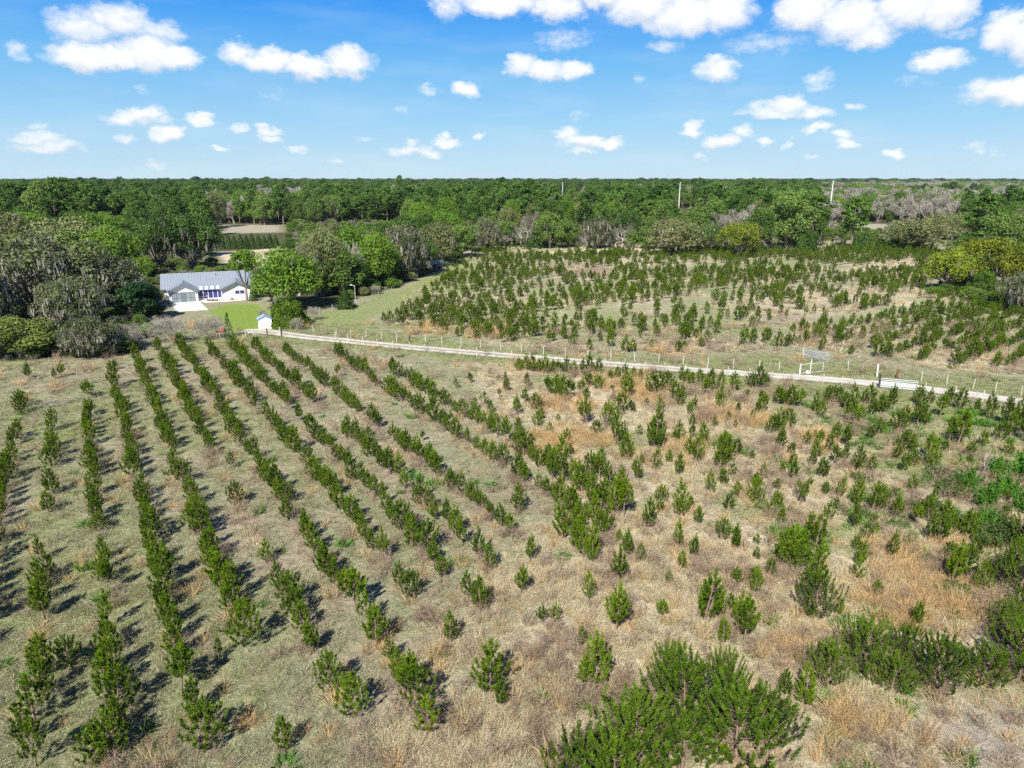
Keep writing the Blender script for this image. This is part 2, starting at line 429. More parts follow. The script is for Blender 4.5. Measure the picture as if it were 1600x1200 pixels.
class Box:
    """boxes, prisms and bars collected into one mesh (quads; a triangle repeats no vertex, see tri)"""
    def __init__(self): self.v, self.f = [], []
    def face(self, pts):
        o = len(self.v); self.v += [tuple(p) for p in pts]; self.f.append(list(range(o, o + len(pts)))); return self
    def box(self, x0, x1, y0, y1, z0, z1):
        o = len(self.v)
        self.v += [(x, y, z) for z in (z0, z1) for x, y in ((x0, y0), (x1, y0), (x1, y1), (x0, y1))]
        for f in ((3, 2, 1, 0), (4, 5, 6, 7), (0, 1, 5, 4), (1, 2, 6, 5), (2, 3, 7, 6), (3, 0, 4, 7)): self.f.append([o + i for i in f])
        return self
    def prism(self, outline, axis, a, b):
        """outline of (p, z) extruded along x ('x') or y ('y') from a to b"""
        o = len(self.v); n = len(outline)
        for t in (a, b):
            self.v += [((t, p, z) if axis == 'x' else (p, t, z)) for p, z in outline]
        self.f.append([o + i for i in range(n)][::-1]); self.f.append([o + n + i for i in range(n)])
        for i in range(n): self.f.append([o + i, o + (i + 1) % n, o + n + (i + 1) % n, o + n + i])
        return self
    def bar(self, a, b, r, n=6, r2=None):
        v, q = tube([a, b], [r, r if r2 is None else r2], n)
        o = len(self.v); self.v += [tuple(p) for p in v]; self.f += [[o + int(i) for i in f] for f in q]
        self.f.append([o + i for i in range(n)]); self.f.append([o + n + i for i in range(n)][::-1])
        return self
    def sheet(self, pts, thick):
        """a slab: a polygon in space and its copy thick below along its normal"""
        p = [Vector(q) for q in pts]; n = (p[1] - p[0]).cross(p[2] - p[0]).normalized()
        if n.z < 0: n = -n
        o = len(self.v); k = len(p)
        self.v += [tuple(q) for q in p] + [tuple(q - n * thick) for q in p]
        self.f.append([o + i for i in range(k)]); self.f.append([o + k + i for i in range(k)][::-1])
        for i in range(k): self.f.append([o + i, o + k + i, o + k + (i + 1) % k, o + (i + 1) % k])
        return self
    def mesh(self, name, mat):
        me = bpy.data.meshes.new(name); me.from_pydata(self.v, [], self.f); me.materials.append(mat)
        import bmesh
        bm = bmesh.new(); bm.from_mesh(me); bmesh.ops.recalc_face_normals(bm, faces=bm.faces); bm.to_mesh(me); bm.free()
        return me
    def obj(self, name, mat, parent): return part(name, self.mesh(name, M[mat]), parent)

ORD = ('first second third fourth fifth sixth seventh eighth ninth tenth eleventh twelfth thirteenth fourteenth fifteenth sixteenth '
       'seventeenth eighteenth nineteenth twentieth').split()
TENS = {2: 'twenty', 3: 'thirty', 4: 'forty', 5: 'fifty', 6: 'sixty'}
def ordinal(i):
    if i <= 20: return ORD[i - 1]
    t, u = divmod(i, 10)
    return (TENS[t][:-1] + 'ieth') if u == 0 else TENS[t] + '-' + ORD[u - 1]

# ------------------------------------------------------------------ zones of the ground (world coordinates)
FAR_FIELD = gpoly((590, 506), (640, 470), (745, 390), (1000, 383), (1440, 378), (1600, 470), (1680, 520), (1680, 610), (1600, 592), (1350, 560),
                  (1200, 546), (1040, 556), (900, 552), (720, 532))
LANES = [gpoly((830, 502), (960, 480), (1100, 463), (1215, 442), (1222, 447), (1110, 471), (960, 491), (850, 512)),
         gpoly((1120, 520), (1290, 496), (1390, 479), (1470, 472), (1470, 479), (1390, 488), (1300, 508), (1130, 530)),
         gpoly((1000, 421), (1200, 406), (1330, 418), (1330, 422), (1190, 413), (1000, 427))]
VERGES = [gpoly((225, 562), (300, 535), (420, 522), (650, 548), (900, 567), (1100, 584), (1250, 600), (1430, 618), (1640, 650), (1640, 690), (1400, 648),
                (1250, 615), (1050, 597), (900, 582), (700, 563), (560, 545), (450, 538), (330, 548), (250, 566)),
          gpoly((430, 516), (500, 488), (560, 478), (640, 447), (725, 403), (748, 398), (738, 420), (690, 452), (640, 470), (580, 500), (600, 515),
                (720, 537), (1000, 562), (1200, 556), (1330, 566), (1450, 585), (1640, 606), (1640, 632), (1430, 600), (1250, 584), (900, 559), (650, 539), (470, 520))]
LAWN = gpoly((325, 486), (352, 476), (400, 474), (430, 492), (412, 517), (365, 523), (335, 506))
STRAW_RIGHT = gpoly((740, 560), (960, 572), (1250, 630), (1420, 655), (1700, 700), (1900, 1200), (1700, 1500), (640, 1400), (720, 1040), (800, 930), (930, 800), (860, 690))
STRAW_FAR = [gpoly((780, 391), (1005, 386), (1010, 393), (790, 400)), gpoly((1200, 387), (1330, 383), (1330, 389), (1200, 394)),
             gpoly((1310, 420), (1430, 405), (1440, 420), (1320, 432)), gpoly((1310, 455), (1480, 462), (1540, 480), (1420, 482), (1330, 470))]
RUST_FAR = [gpoly((830, 420), (890, 412), (960, 418), (958, 436), (900, 432))]
LITTER = [gpoly((-120, 572), (120, 562), (205, 552), (245, 528), (262, 490), (200, 440), (-120, 460)),
          gpoly((425, 505), (480, 492), (560, 466), (610, 452), (725, 408), (705, 398), (560, 432), (430, 470)),
          gpoly((1440, 462), (1500, 455), (1700, 470), (1700, 520), (1560, 484), (1480, 468))]
PALE_FIELD = [gpoly((335, 351), (445, 351), (450, 363), (335, 366)), gpoly((1325, 349), (1405, 350), (1395, 364), (1320, 362))]
TAN_FIELD = [gpoly((335, 394), (440, 388), (440, 425), (345, 410))]
SAGE_RIGHT = gpoly((1150, 606), (1400, 640), (1640, 680), (1640, 770), (1430, 715), (1240, 665))
DIRT = gpoly((1420, 1160), (1530, 1110), (1700, 1090), (1800, 1300), (1400, 1300))
GOLD_SPOTS = [(1010, 615, 4), (880, 632, 3), (850, 690, 3), (905, 682, 3), (1130, 645, 3), (1165, 655, 3), (1400, 860, 2.5), (1330, 1140, 1.5), (1450, 905, 2.2),
              (1480, 935, 2.2), (830, 575, 3), (680, 515, 4), (760, 520, 4), (1035, 550, 3), (292, 1135, .4), (400, 1125, .4), (520, 1150, .4), (690, 1030, .5), (770, 1040, .6), (1240, 1010, 1.2), (960, 600, 4),
              (1060, 700, 3), (1290, 690, 2.5), (1420, 960, 2), (1500, 850, 1.6)]
GREEN_SPOTS = [(1440, 735, 4.5), (1400, 790, 3.5), (1250, 845, 2.6), (1380, 1060, 2), (1440, 1045, 1.8), (1540, 1060, 2), (90, 640, 4), (110, 680, 4), (40, 640, 3),
               (1330, 800, 2), (160, 870, 2.2), (950, 790, 2.5), (1470, 690, 4), (230, 600, 4), (1300, 1100, 1.3), (590, 460, 7), (600, 450, 5), (950, 500, 6)]
# plantation rows of the near field: every row runs to one vanishing point, slope s in the photo
ROW_VP = (110.0, 282.0)
ROWS = [(-.213, [(592, 596), (638, 646), (684, 696), (715, 745), (752, 870), (885, 1060)]),
        (-.063, [(590, 592), (670, 674), (700, 738), (773, 775), (798, 800), (870, 878), (905, 940), (972, 976), (1062, 1096), (1128, 1200)]),
        (.078, [(620, 624), (648, 696), (710, 748), (773, 778), (792, 832), (880, 932), (985, 1052), (1062, 1180)]),
        (.221, [(605, 609), (622, 698), (706, 752), (778, 842), (848, 957), (985, 1112), (1178, 1184)]),
        (.370, [(568, 572), (580, 712), (735, 778), (792, 872), (878, 1010), (1178, 1182)]),
        (.515, [(548, 552), (570, 710), (788, 792), (876, 880), (930, 1016), (1078, 1122)]),
        (.655, [(545, 728), (742, 792), (810, 814), (836, 902), (912, 1006), (1036, 1142)]),
        (.817, [(548, 642), (656, 728), (750, 842), (862, 937), (1006, 1010), (1084, 1106)]),
        (.95, [(548, 642), (660, 706), (722, 842), (850, 896), (934, 952)]),
        (1.08, [(548, 632), (680, 692), (697, 742), (755, 782), (800, 852), (872, 892), (928, 932)]),
        (1.235, [(556, 602), (606, 670), (688, 706), (708, 742), (745, 798), (802, 838)]),
        (1.50, [(560, 602), (616, 674), (678, 696), (704, 750), (756, 802), (815, 850)]),
        (1.66, [(585, 664), (672, 702), (712, 748)])]
def row_line(s):
    a = ground(ROW_VP[0] + s * (1150 - ROW_VP[1]), 1150)[:2]; b = ground(ROW_VP[0] + s * (550 - ROW_VP[1]), 550)[:2]
    return a, b
ROW_LINES = [row_line(s) for s, _ in ROWS]

def zones(x, y):
    """weights 0..1 of each kind of cover at world points"""
    x = np.asarray(x, float); y = np.asarray(y, float)
    wx = x + (fbm(x, y, 5, 3) - .5) * 5; wy = y + (fbm(x, y, 5, 23) - .5) * 5
    z = {}
    n_small, n_big = fbm(x, y, 2.2, 41), fbm(x, y, 14, 51)
    g = np.zeros_like(x)
    for p in VERGES: g = np.maximum(g, smooth01(-poly_sd(wx, wy, p), -2.0, 1.5) * (.55 + .5 * n_small))
    for p in LANES: g = np.maximum(g, smooth01(-poly_sd(wx, wy, p), -1.5, 1.5) * .38)
    for px, py, r in GREEN_SPOTS:
        c = ground(px, py); g = np.maximum(g, smooth01(-np.hypot(wx - c[0], wy - c[1]), -r * 1.2, -r * .3) * .8)
    left = smooth01(-x, -6, 26) * (y < 120)
    g = np.maximum(g, left * smooth01(n_big, .43, .64) * .46)
    g = np.maximum(g, smooth01(-poly_sd(wx, wy, SAGE_RIGHT), -3, 3) * .62 * (.5 + .7 * n_small))
    right = smooth01(x, -4, 6) * (y < 95)
    g = np.maximum(g, right * smooth01(fbm(x, y, 7, 99), .53, .66) * .6)
    z['lawn'] = smooth01(-poly_sd(wx, wy, LAWN), -1.5, 1.5)
    st = smooth01(-poly_sd(wx, wy, STRAW_RIGHT), -6, 3) * (.35 + .8 * n_big)
    for p in STRAW_FAR: st = np.maximum(st, smooth01(-poly_sd(wx, wy, p), -2, 2))
    ff = smooth01(-poly_sd(wx, wy, FAR_FIELD), -2, 2)
    st = np.maximum(st, ff * smooth01(n_big, .42, .66) * .6); g = np.maximum(g, ff * smooth01(fbm(x, y, 20, 81), .5, .62) * .5)
    gold = np.zeros_like(x)
    for px, py, r in GOLD_SPOTS:
        c = ground(px, py); gold = np.maximum(gold, smooth01(-np.hypot(wx - c[0], wy - c[1]), -r * 1.5, -r * .2))
    rust = np.zeros_like(x)
    for p in RUST_FAR: rust = np.maximum(rust, smooth01(-poly_sd(wx, wy, p), -3, 3))
    near = y < 135
    for (a, b) in ROW_LINES:
        d = (b - a) / np.hypot(*(b - a))
        off = np.abs((x - a[0]) * d[1] - (y - a[1]) * d[0])
        rust = np.maximum(rust, near * smooth01(-off, -1.1, -.15) * smooth01(n_small, .3, .65) * .75 * smooth01(y, 28, 40))
    rust = np.maximum(rust, ff * smooth01(fbm(x, y, 9, 71), .56, .72) * .45)
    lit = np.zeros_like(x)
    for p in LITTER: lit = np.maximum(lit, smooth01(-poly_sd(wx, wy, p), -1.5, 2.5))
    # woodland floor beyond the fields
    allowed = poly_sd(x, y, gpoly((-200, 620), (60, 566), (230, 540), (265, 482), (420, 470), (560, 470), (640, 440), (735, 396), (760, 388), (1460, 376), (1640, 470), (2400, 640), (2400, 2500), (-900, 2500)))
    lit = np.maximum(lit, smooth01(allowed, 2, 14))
    pale = np.zeros_like(x)
    for p in PALE_FIELD: pale = np.maximum(pale, smooth01(-poly_sd(wx, wy, p), -6, 8))
    for p in TAN_FIELD: st = np.maximum(st, smooth01(-poly_sd(wx, wy, p), -3, 3)); lit = lit * (1 - smooth01(-poly_sd(wx, wy, p), -3, 3))
    lit = lit * (1 - pale) * (1 - z['lawn'])
    z['dirt'] = np.maximum(smooth01(-poly_sd(wx, wy, DIRT), -1, 1.5), pale * .6)
    z['green'] = g * (1 - z['lawn']); z['straw'] = st * (1 - g * .85); z['gold'] = gold; z['rust'] = rust * (1 - g * .4); z['litter'] = lit
    return z

def ground_mat():
    m, nt, out = mat_new('field_ground')
    ge = nd(nt, 'ShaderNodeNewGeometry')
    P = ge.outputs['Position']
    za = nd(nt, 'ShaderNodeAttribute', attribute_name='zone_a'); zb = nd(nt, 'ShaderNodeAttribute', attribute_name='zone_b')
    sa = nd(nt, 'ShaderNodeSeparateColor', {'Color': za.outputs['Color']}); sb = nd(nt, 'ShaderNodeSeparateColor', {'Color': zb.outputs['Color']})
    big = nd(nt, 'ShaderNodeTexNoise', {'Vector': P, 'Scale': .22, 'Detail': 6.0, 'Roughness': .6})
    mid = nd(nt, 'ShaderNodeTexNoise', {'Vector': P, 'Scale': 1.6, 'Detail': 6.0, 'Roughness': .7, 'Distortion': 1.2})
    fine = nd(nt, 'ShaderNodeTexNoise', {'Vector': P, 'Scale': 7.0, 'Detail': 8.0, 'Roughness': .75, 'Distortion': 2.0})
    strands = nd(nt, 'ShaderNodeTexWave', {'Vector': P, 'Scale': 3.0, 'Distortion': 22.0, 'Detail': 4.0, 'Detail Scale': 1.6})
    def rough_edge(w, amt=.5):
        v = fmath(nt, 'ADD', w, fmath(nt, 'MULTIPLY', fmath(nt, 'SUBTRACT', mid.outputs['Fac'], .5), amt))
        r = nd(nt, 'ShaderNodeMapRange', {0: fmath(nt, 'MULTIPLY', v, fmath(nt, 'MULTIPLY', w, 8.0, True)), 1: .08, 2: .92}); return r.outputs[0]
    mott = nd(nt, 'ShaderNodeMapRange', {0: fmath(nt, 'ADD', fmath(nt, 'MULTIPLY', mid.outputs['Fac'], .55), fmath(nt, 'MULTIPLY', fine.outputs['Fac'], .45)), 1: .36, 2: .64}).outputs[0]
    base = mixc(nt, mott, (.125, .105, .065), (.50, .43, .30))
    sage = mixc(nt, mott, (.095, .110, .050), (.39, .40, .235))
    r = nd(nt, 'ShaderNodeMapRange', {0: fmath(nt, 'ADD', fmath(nt, 'MULTIPLY', big.outputs['Fac'], .7), fmath(nt, 'MULTIPLY', mid.outputs['Fac'], .3)), 1: .43, 2: .57})
    c = mixc(nt, r.outputs[0], base, sage)
    straw = mixc(nt, mott, (.27, .21, .13), (.72, .63, .45))
    c = mixc(nt, rough_edge(sa.outputs[1]), c, straw)
    rust = mixc(nt, mott, (.14, .095, .065), (.38, .285, .21))
    c = mixc(nt, rough_edge(sa.outputs[2]), c, rust)
    gold = mixc(nt, mott, (.26, .17, .08), (.60, .45, .24))
    c = mixc(nt, rough_edge(sb.outputs[0]), c, gold)
    dirt = mixc(nt, mott, (.19, .165, .125), (.50, .45, .37))
    c = mixc(nt, rough_edge(sb.outputs[2]), c, dirt)
    green = mixc(nt, mott, (.10, .135, .035), (.33, .37, .145))
    c = mixc(nt, rough_edge(sa.outputs[0]), c, green)
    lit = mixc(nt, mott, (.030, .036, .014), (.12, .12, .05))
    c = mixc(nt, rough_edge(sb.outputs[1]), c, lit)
    lawn = mixc(nt, fine.outputs['Fac'], (.13, .20, .035), (.25, .33, .065))
    c = mixc(nt, za.outputs['Alpha'], c, lawn)
    sp = nd(nt, 'ShaderNodeMapRange', {0: strands.outputs['Fac'], 1: 0.0, 2: 1.0, 3: .78, 4: 1.15})
    hs = nd(nt, 'ShaderNodeHueSaturation', {'Color': c, 'Value': sp.outputs[0]})
    b = nd(nt, 'ShaderNodeBsdfPrincipled', {'Base Color': hs.outputs[0], 'Roughness': .95})
    b.inputs['Specular IOR Level'].default_value = .1
    hgt = fmath(nt, 'ADD', fmath(nt, 'MULTIPLY', fine.outputs['Fac'], .35), mid.outputs['Fac'])
    bp = nd(nt, 'ShaderNodeBump', {'Height': hgt, 'Strength': .8, 'Distance': .30})
    nt.links.new(bp.outputs[0], b.inputs['Normal']); nt.links.new(b.outputs[0], out.inputs[0])
    return m

def stepped(*spans):
    o = []
    for a, b, s in spans: o += list(np.arange(a, b, s))
    return np.array(o)
def build_ground():
    xs = stepped((-60000, -8000, 8000), (-8000, -1500, 800), (-1500, -420, 90), (-420, -110, 4), (-110, 110, .75), (110, 420, 4), (420, 1500, 90), (1500, 8000, 800), (8000, 60001, 8000))
    ys = stepped((-4000, -60, 400), (-60, 12, 6), (12, 130, .75), (130, 320, 2), (320, 700, 8), (700, 2500, 100), (2500, 8000, 700), (8000, 60001, 8000))
    X, Y = np.meshgrid(xs, ys, indexing='ij')
    z = zones(X.ravel(), Y.ravel())
    nx, ny = len(xs), len(ys)
    Z = (fbm(X, Y, 3.5, 5) - .5) * .10 * (np.abs(X) < 130) * (Y < 140) * (Y > 12)
    v = np.stack([X.ravel(), Y.ravel(), Z.ravel()], axis=1)
    i, j = np.meshgrid(np.arange(nx - 1), np.arange(ny - 1), indexing='ij')
    a = (i * ny + j).ravel()
    q = np.stack([a, a + ny, a + ny + 1, a + 1], axis=1)
    me = mesh_from('ground', v, q, [ground_mat()], smooth=True)
    ca = me.attributes.new('zone_a', 'FLOAT_COLOR', 'POINT'); cb = me.attributes.new('zone_b', 'FLOAT_COLOR', 'POINT')
    ca.data.foreach_set('color', np.stack([z['green'], z['straw'], z['rust'], z['lawn']], axis=1).astype(np.float32).ravel())
    cb.data.foreach_set('color', np.stack([z['gold'], z['litter'], z['dirt'], np.ones_like(z['gold'])], axis=1).astype(np.float32).ravel())
    structure('ground', me)
build_ground()

# ------------------------------------------------------------------ the farm road
ROAD_PX = [(372, 517), (415, 518), (470, 526), (560, 535), (650, 544), (780, 555), (900, 565), (1000, 573), (1100, 580), (1250, 590), (1340, 597), (1430, 606), (1520, 617), (1610, 630), (1720, 648)]
def road_centre():
    p = np.array([ground(x, y)[:2] for x, y in ROAD_PX])
    t = np.concatenate([[0], np.cumsum(np.hypot(*np.diff(p, axis=0).T))])
    s = np.arange(0, t[-1], .5)
    c = np.stack([np.interp(s, t, p[:, 0]), np.interp(s, t, p[:, 1])], axis=1)
    k = np.ones(15) / 15
    pad = np.pad(c, ((7, 7), (0, 0)), mode='edge')
    return np.stack([np.convolve(pad[:, 0], k, 'valid'), np.convolve(pad[:, 1], k, 'valid')], axis=1)
ROAD = road_centre()
def build_road():
    m, nt, out = mat_new('limerock_track')
    uv = nd(nt, 'ShaderNodeUVMap'); ge = nd(nt, 'ShaderNodeNewGeometry')
    s = nd(nt, 'ShaderNodeSeparateXYZ', {0: uv.outputs[0]})
    fine = nd(nt, 'ShaderNodeTexNoise', {'Vector': ge.outputs['Position'], 'Scale': 5.0, 'Detail': 8.0, 'Roughness': .7})
    mid = nd(nt, 'ShaderNodeTexNoise', {'Vector': ge.outputs['Position'], 'Scale': .9, 'Detail': 5.0, 'Roughness': .65})
    stone = mixc(nt, fine.outputs['Fac'], (.33, .295, .25), (.70, .65, .58))
    d = fmath(nt, 'ABSOLUTE', fmath(nt, 'SUBTRACT', s.outputs[1], .5))        # 0 centre .. .5 edge
    wob = fmath(nt, 'MULTIPLY', fmath(nt, 'SUBTRACT', mid.outputs['Fac'], .5), .46)
    dd = fmath(nt, 'ADD', d, wob)
    cen = nd(nt, 'ShaderNodeMapRange', {0: dd, 1: .06, 2: .17, 3: 1.0, 4: 0.0})
    fade = nd(nt, 'ShaderNodeMapRange', {0: s.outputs[0], 1: 62.0, 2: 96.0, 3: 1.0, 4: .35})
    edge = nd(nt, 'ShaderNodeMapRange', {0: dd, 1: .30, 2: .46})
    grass = mixc(nt, fine.outputs['Fac'], (.11, .125, .04), (.31, .31, .14))
    mud = mixc(nt, fine.outputs['Fac'], (.16, .135, .09), (.34, .30, .20))
    c = mixc(nt, fmath(nt, 'MULTIPLY', cen.outputs[0], fade.outputs[0]), stone, mud)
    c = mixc(nt, edge.outputs[0], c, grass)
    b = nd(nt, 'ShaderNodeBsdfPrincipled', {'Base Color': c, 'Roughness': .95})
    bp = nd(nt, 'ShaderNodeBump', {'Height': fine.outputs['Fac'], 'Strength': .5, 'Distance': .06})
    nt.links.new(bp.outputs[0], b.inputs['Normal']); nt.links.new(b.outputs[0], out.inputs[0])
    n = len(ROAD); d = np.gradient(ROAD, axis=0); d = unit(d); nrm = np.stack([-d[:, 1], d[:, 0]], axis=1)
    W = 9; vs, uvs = [], []
    for k in range(W):
        t = k / (W - 1); o = (t - .5) * 3.5
        vs.append(np.concatenate([ROAD + nrm * o, np.full((n, 1), .075 - .03 * abs(t - .5))], axis=1)); uvs.append(np.stack([np.arange(n) * .5, np.full(n, t)], axis=1))
    v = np.concatenate(vs); uvv = np.concatenate(uvs)
    a = (np.arange(W - 1)[:, None] * n + np.arange(n - 1)[None]).ravel()
    structure('road', mesh_from('road', v, np.stack([a, a + 1, a + n + 1, a + n], axis=1), [m], uv=uvv))
build_road()

# ------------------------------------------------------------------ plants: one mesh set per kind
def shoot(g, G, base, axis, length, n, needle, w, part='foliage', tone=0.0):
    """a bottle-brush pine shoot: needles standing forward all round the axis"""
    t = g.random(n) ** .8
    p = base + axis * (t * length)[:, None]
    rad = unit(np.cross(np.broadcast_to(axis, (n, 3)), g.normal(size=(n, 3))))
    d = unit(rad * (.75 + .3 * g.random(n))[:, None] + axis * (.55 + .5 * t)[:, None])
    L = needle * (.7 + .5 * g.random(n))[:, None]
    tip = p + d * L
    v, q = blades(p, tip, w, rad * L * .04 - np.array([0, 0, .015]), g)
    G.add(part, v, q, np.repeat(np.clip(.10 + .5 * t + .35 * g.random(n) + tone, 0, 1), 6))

def young_pine(seed, h, wid=.26, whorls=4, per=5, dens=64, bare=.26, nw=.030, fing=.36, fill=True):
    g = np.random.default_rng(seed); G = Geo()
    lean = g.normal(size=2) * .03 * h
    top = np.array([lean[0], lean[1], h * .80])
    v, q = tube([np.array([0, 0, -.1]), top * .5 + np.array([.02, .01, 0]), top], [.045 * h / 2.3 + .01, .03 * h / 2.3, .012], 5)
    G.add('trunk', v, q)
    lax = np.array([lean[0] * .2, lean[1] * .2, 1.0])
    shoot(g, G, top - lax * .16 * h, lax, .34 * h, int(dens * 1.7), .15, nw, tone=.2)
    for k in range(whorls):
        f = k / (whorls - 1)
        z = h * (bare + (.72 - bare) * f); R0 = h * wid * (1.08 - .74 * f) * (.86 if f == 0 else 1)
        a0 = g.random() * 6.28; n_ = per + (1 if f < .5 else 0)
        for j in range(n_):
            if g.random() < .07: continue
            a = a0 + 6.283 * j / n_ + g.normal() * .2
            rr = R0 * g.uniform(.72, 1.1)
            o = np.array([math.cos(a), math.sin(a), 0])
            p0 = top * (z / top[2]); e = p0 + o * rr + np.array([0, 0, rr * g.uniform(.7, 1.05)])
            v, q = tube([p0, p0 + o * rr * .55 + np.array([0, 0, rr * .25]), e], [.014, .011, .008], 3); G.add('trunk', v, q)
            ax = unit(o * .38 + np.array([0, 0, 1.0]) + g.normal(size=3) * .09)
            L = fing * g.uniform(.8, 1.25)
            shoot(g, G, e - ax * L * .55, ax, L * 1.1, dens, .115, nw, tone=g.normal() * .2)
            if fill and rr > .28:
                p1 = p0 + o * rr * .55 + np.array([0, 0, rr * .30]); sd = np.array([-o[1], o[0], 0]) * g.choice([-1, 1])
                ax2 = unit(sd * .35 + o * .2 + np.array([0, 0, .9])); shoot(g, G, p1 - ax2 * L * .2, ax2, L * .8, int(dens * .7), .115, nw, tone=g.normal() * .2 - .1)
    return G

def crown_cluster(g, G, blobs, per, size, part='crown', jitter=.55, aspect=1.3, flat=1.0):
    """leaves over a set of (centre, radius) clumps: dense skins with gaps between, tone varying clump by clump"""
    for c, r in blobs:
        n = int(per * (r / blobs[0][1]) ** 2) + 8
        d = unit(g.normal(size=(n, 3))); rad = r * (.55 + .5 * g.random(n) ** .6)
        p = c + d * rad[:, None] * np.array([1, 1, flat])
        nr = unit(d + g.normal(size=(n, 3)) * jitter + np.array([0, 0, .35]))
        s = size * (.65 + .7 * g.random(n))
        v, q = cards(p, nr, s, s * aspect, g)
        base = g.uniform(.05, .85)
        G.add(part, v, q, np.repeat(np.clip(base + g.normal(size=n) * .22, 0, 1), 4))

def oak(seed, Rr, h, per=120, size=.42, moss=0, nb=26, flat=.75, low=.30, rmin=.16, rmax=.34):
    g = np.random.default_rng(seed); G = Geo()
    fork = np.array([g.normal() * .2, g.normal() * .2, h * (.16 if low < .3 else .24)])
    v, q = tube([np.array([0, 0, -.2]), fork * .5, fork], [.075 * Rr + .06, .058 * Rr + .05, .055 * Rr + .04], 8); G.add('trunk', v, q)
    zc = h * (low + (1 - low) * .5); hz = h * (1 - low) * .5
    blobs = []
    for k in range(nb):
        u = (k + .5) / nb; zz = 1 - 1.75 * u; a = k * 2.39996 + g.normal() * .3
        rad = math.sqrt(max(0, 1 - zz * zz)) * g.uniform(.62, .86)
        r = Rr * g.uniform(rmin, rmax)
        c = np.array([math.cos(a) * rad * Rr * .92, math.sin(a) * rad * Rr * .92, zc + zz * hz * .72 * g.uniform(.9, 1.1)])
        blobs.append((c, r))
    for k in range(5): blobs.append((np.array([g.normal() * .25 * Rr, g.normal() * .25 * Rr, zc + hz * g.uniform(.0, .6)]), Rr * rmax))
    blobs.sort(key=lambda b: -b[1])
    crown_cluster(g, G, blobs, per, size, flat=flat)
    for k in range(0, len(blobs), 3):
        c = blobs[k][0]; m = fork * .45 + c * .55 + np.array([0, 0, -.06 * h])
        v, q = tube([fork * .97, m, c], [.032 * Rr + .02, .02 * Rr + .01, .012 * Rr], 5); G.add('trunk', v, q)
    if moss:
        nc = moss // 9
        bi = g.integers(0, len(blobs), nc)
        C = np.array([blobs[i][0] for i in bi]); RR = np.array([blobs[i][1] for i in bi])
        d = unit(g.normal(size=(nc, 3)) * np.array([1, 1, .6]) + np.array([0, 0, -.1]))
        tp = C + d * (RR * g.uniform(.8, 1.1, nc))[:, None]
        L0 = g.uniform(.6, 2.3, nc) * Rr / 7; tn = g.random(nc)
        k9 = np.repeat(np.arange(nc), 9); n9 = len(k9)
        top = tp[k9] + g.normal(size=(n9, 3)) * np.array([.20, .20, .12]) * Rr / 7
        L = L0[k9] * g.uniform(.4, 1.15, n9); W = g.uniform(.05, .15, n9) * Rr / 7
        nr = unit(d[k9] * np.array([1, 1, .15]) + g.normal(size=(n9, 3)) * .6)
        v, q = cards(top - np.array([0, 0, 1]) * (L * .5)[:, None], nr, W, L, g, up=np.broadcast_to(np.array([0, 0, -1.0]), (n9, 3)))
        G.add('moss', v, q, np.repeat(np.clip(tn[k9] + g.normal(size=n9) * .2, 0, 1), 4))
    return G

def tall_pine(seed, h, Rr=3.6, low=.48, clumps=34, per=62):
    g = np.random.default_rng(seed); G = Geo()
    bend = g.normal(size=2) * .02 * h
    top = np.array([bend[0], bend[1], h * .95])
    v, q = tube([np.array([0, 0, -.2]), top * .4, top * .75, top], [.26, .22, .14, .05], 7); G.add('trunk', v, q)
    blobs = []
    for k in range(clumps):
        f = (k + .5) / clumps; z = h * (low + (.97 - low) * f)
        env = Rr * (math.sin(math.pi * min(1, .18 + .82 * f)) ** .6) * (1.0 if f < .8 else .75)
        a = k * 2.39996 + g.normal() * .4; rad = env * g.uniform(.35, 1.0)
        p = top * (z / top[2]); c = p + np.array([math.cos(a) * rad, math.sin(a) * rad, rad * .18])
        c[2] = min(c[2], h * .97)
        blobs.append((c, g.uniform(.85, 1.35) * Rr / 3.6))
        if k % 2 == 0:
            v, q = tube([p, (p + c) / 2 + np.array([0, 0, -.05 * rad]), c], [.07, .05, .03], 4); G.add('trunk', v, q)
    blobs.sort(key=lambda b: -b[1])
    crown_cluster(g, G, blobs, per, .40, aspect=2.2, flat=.62, jitter=.8)
    return G

def cedar(seed, h, Rr, n=1500, size=.22):
    g = np.random.default_rng(seed); G = Geo()
    v, q = tube([np.array([0, 0, -.1]), np.array([0, 0, h * .8])], [.05 * h ** .7, .02], 5); G.add('trunk', v, q)
    t = g.random(n) ** 1.3; a = g.random(n) * 6.283
    lob = 1 + .22 * np.sin(a * 5 + t * 19 + seed)
    r = Rr * (1 - t) ** .75 * lob * (.7 + .3 * g.random(n)) + .04
    p = np.stack([np.cos(a) * r, np.sin(a) * r, .06 * h + t * h * .94], axis=1)
    nr = unit(np.stack([np.cos(a), np.sin(a), .5 + 0 * a], axis=1) + g.normal(size=(n, 3)) * .5)
    s = size * (.6 + .8 * g.random(n))
    v, q = cards(p, nr, s, s * 1.8, g, up=np.broadcast_to(np.array([0, 0, 1.0]), (n, 3)))
    G.add('crown', v, q, np.repeat(np.clip(.5 + .3 * np.sin(a * 3 + t * 9) + g.normal(size=n) * .2, 0, 1), 4))
    return G

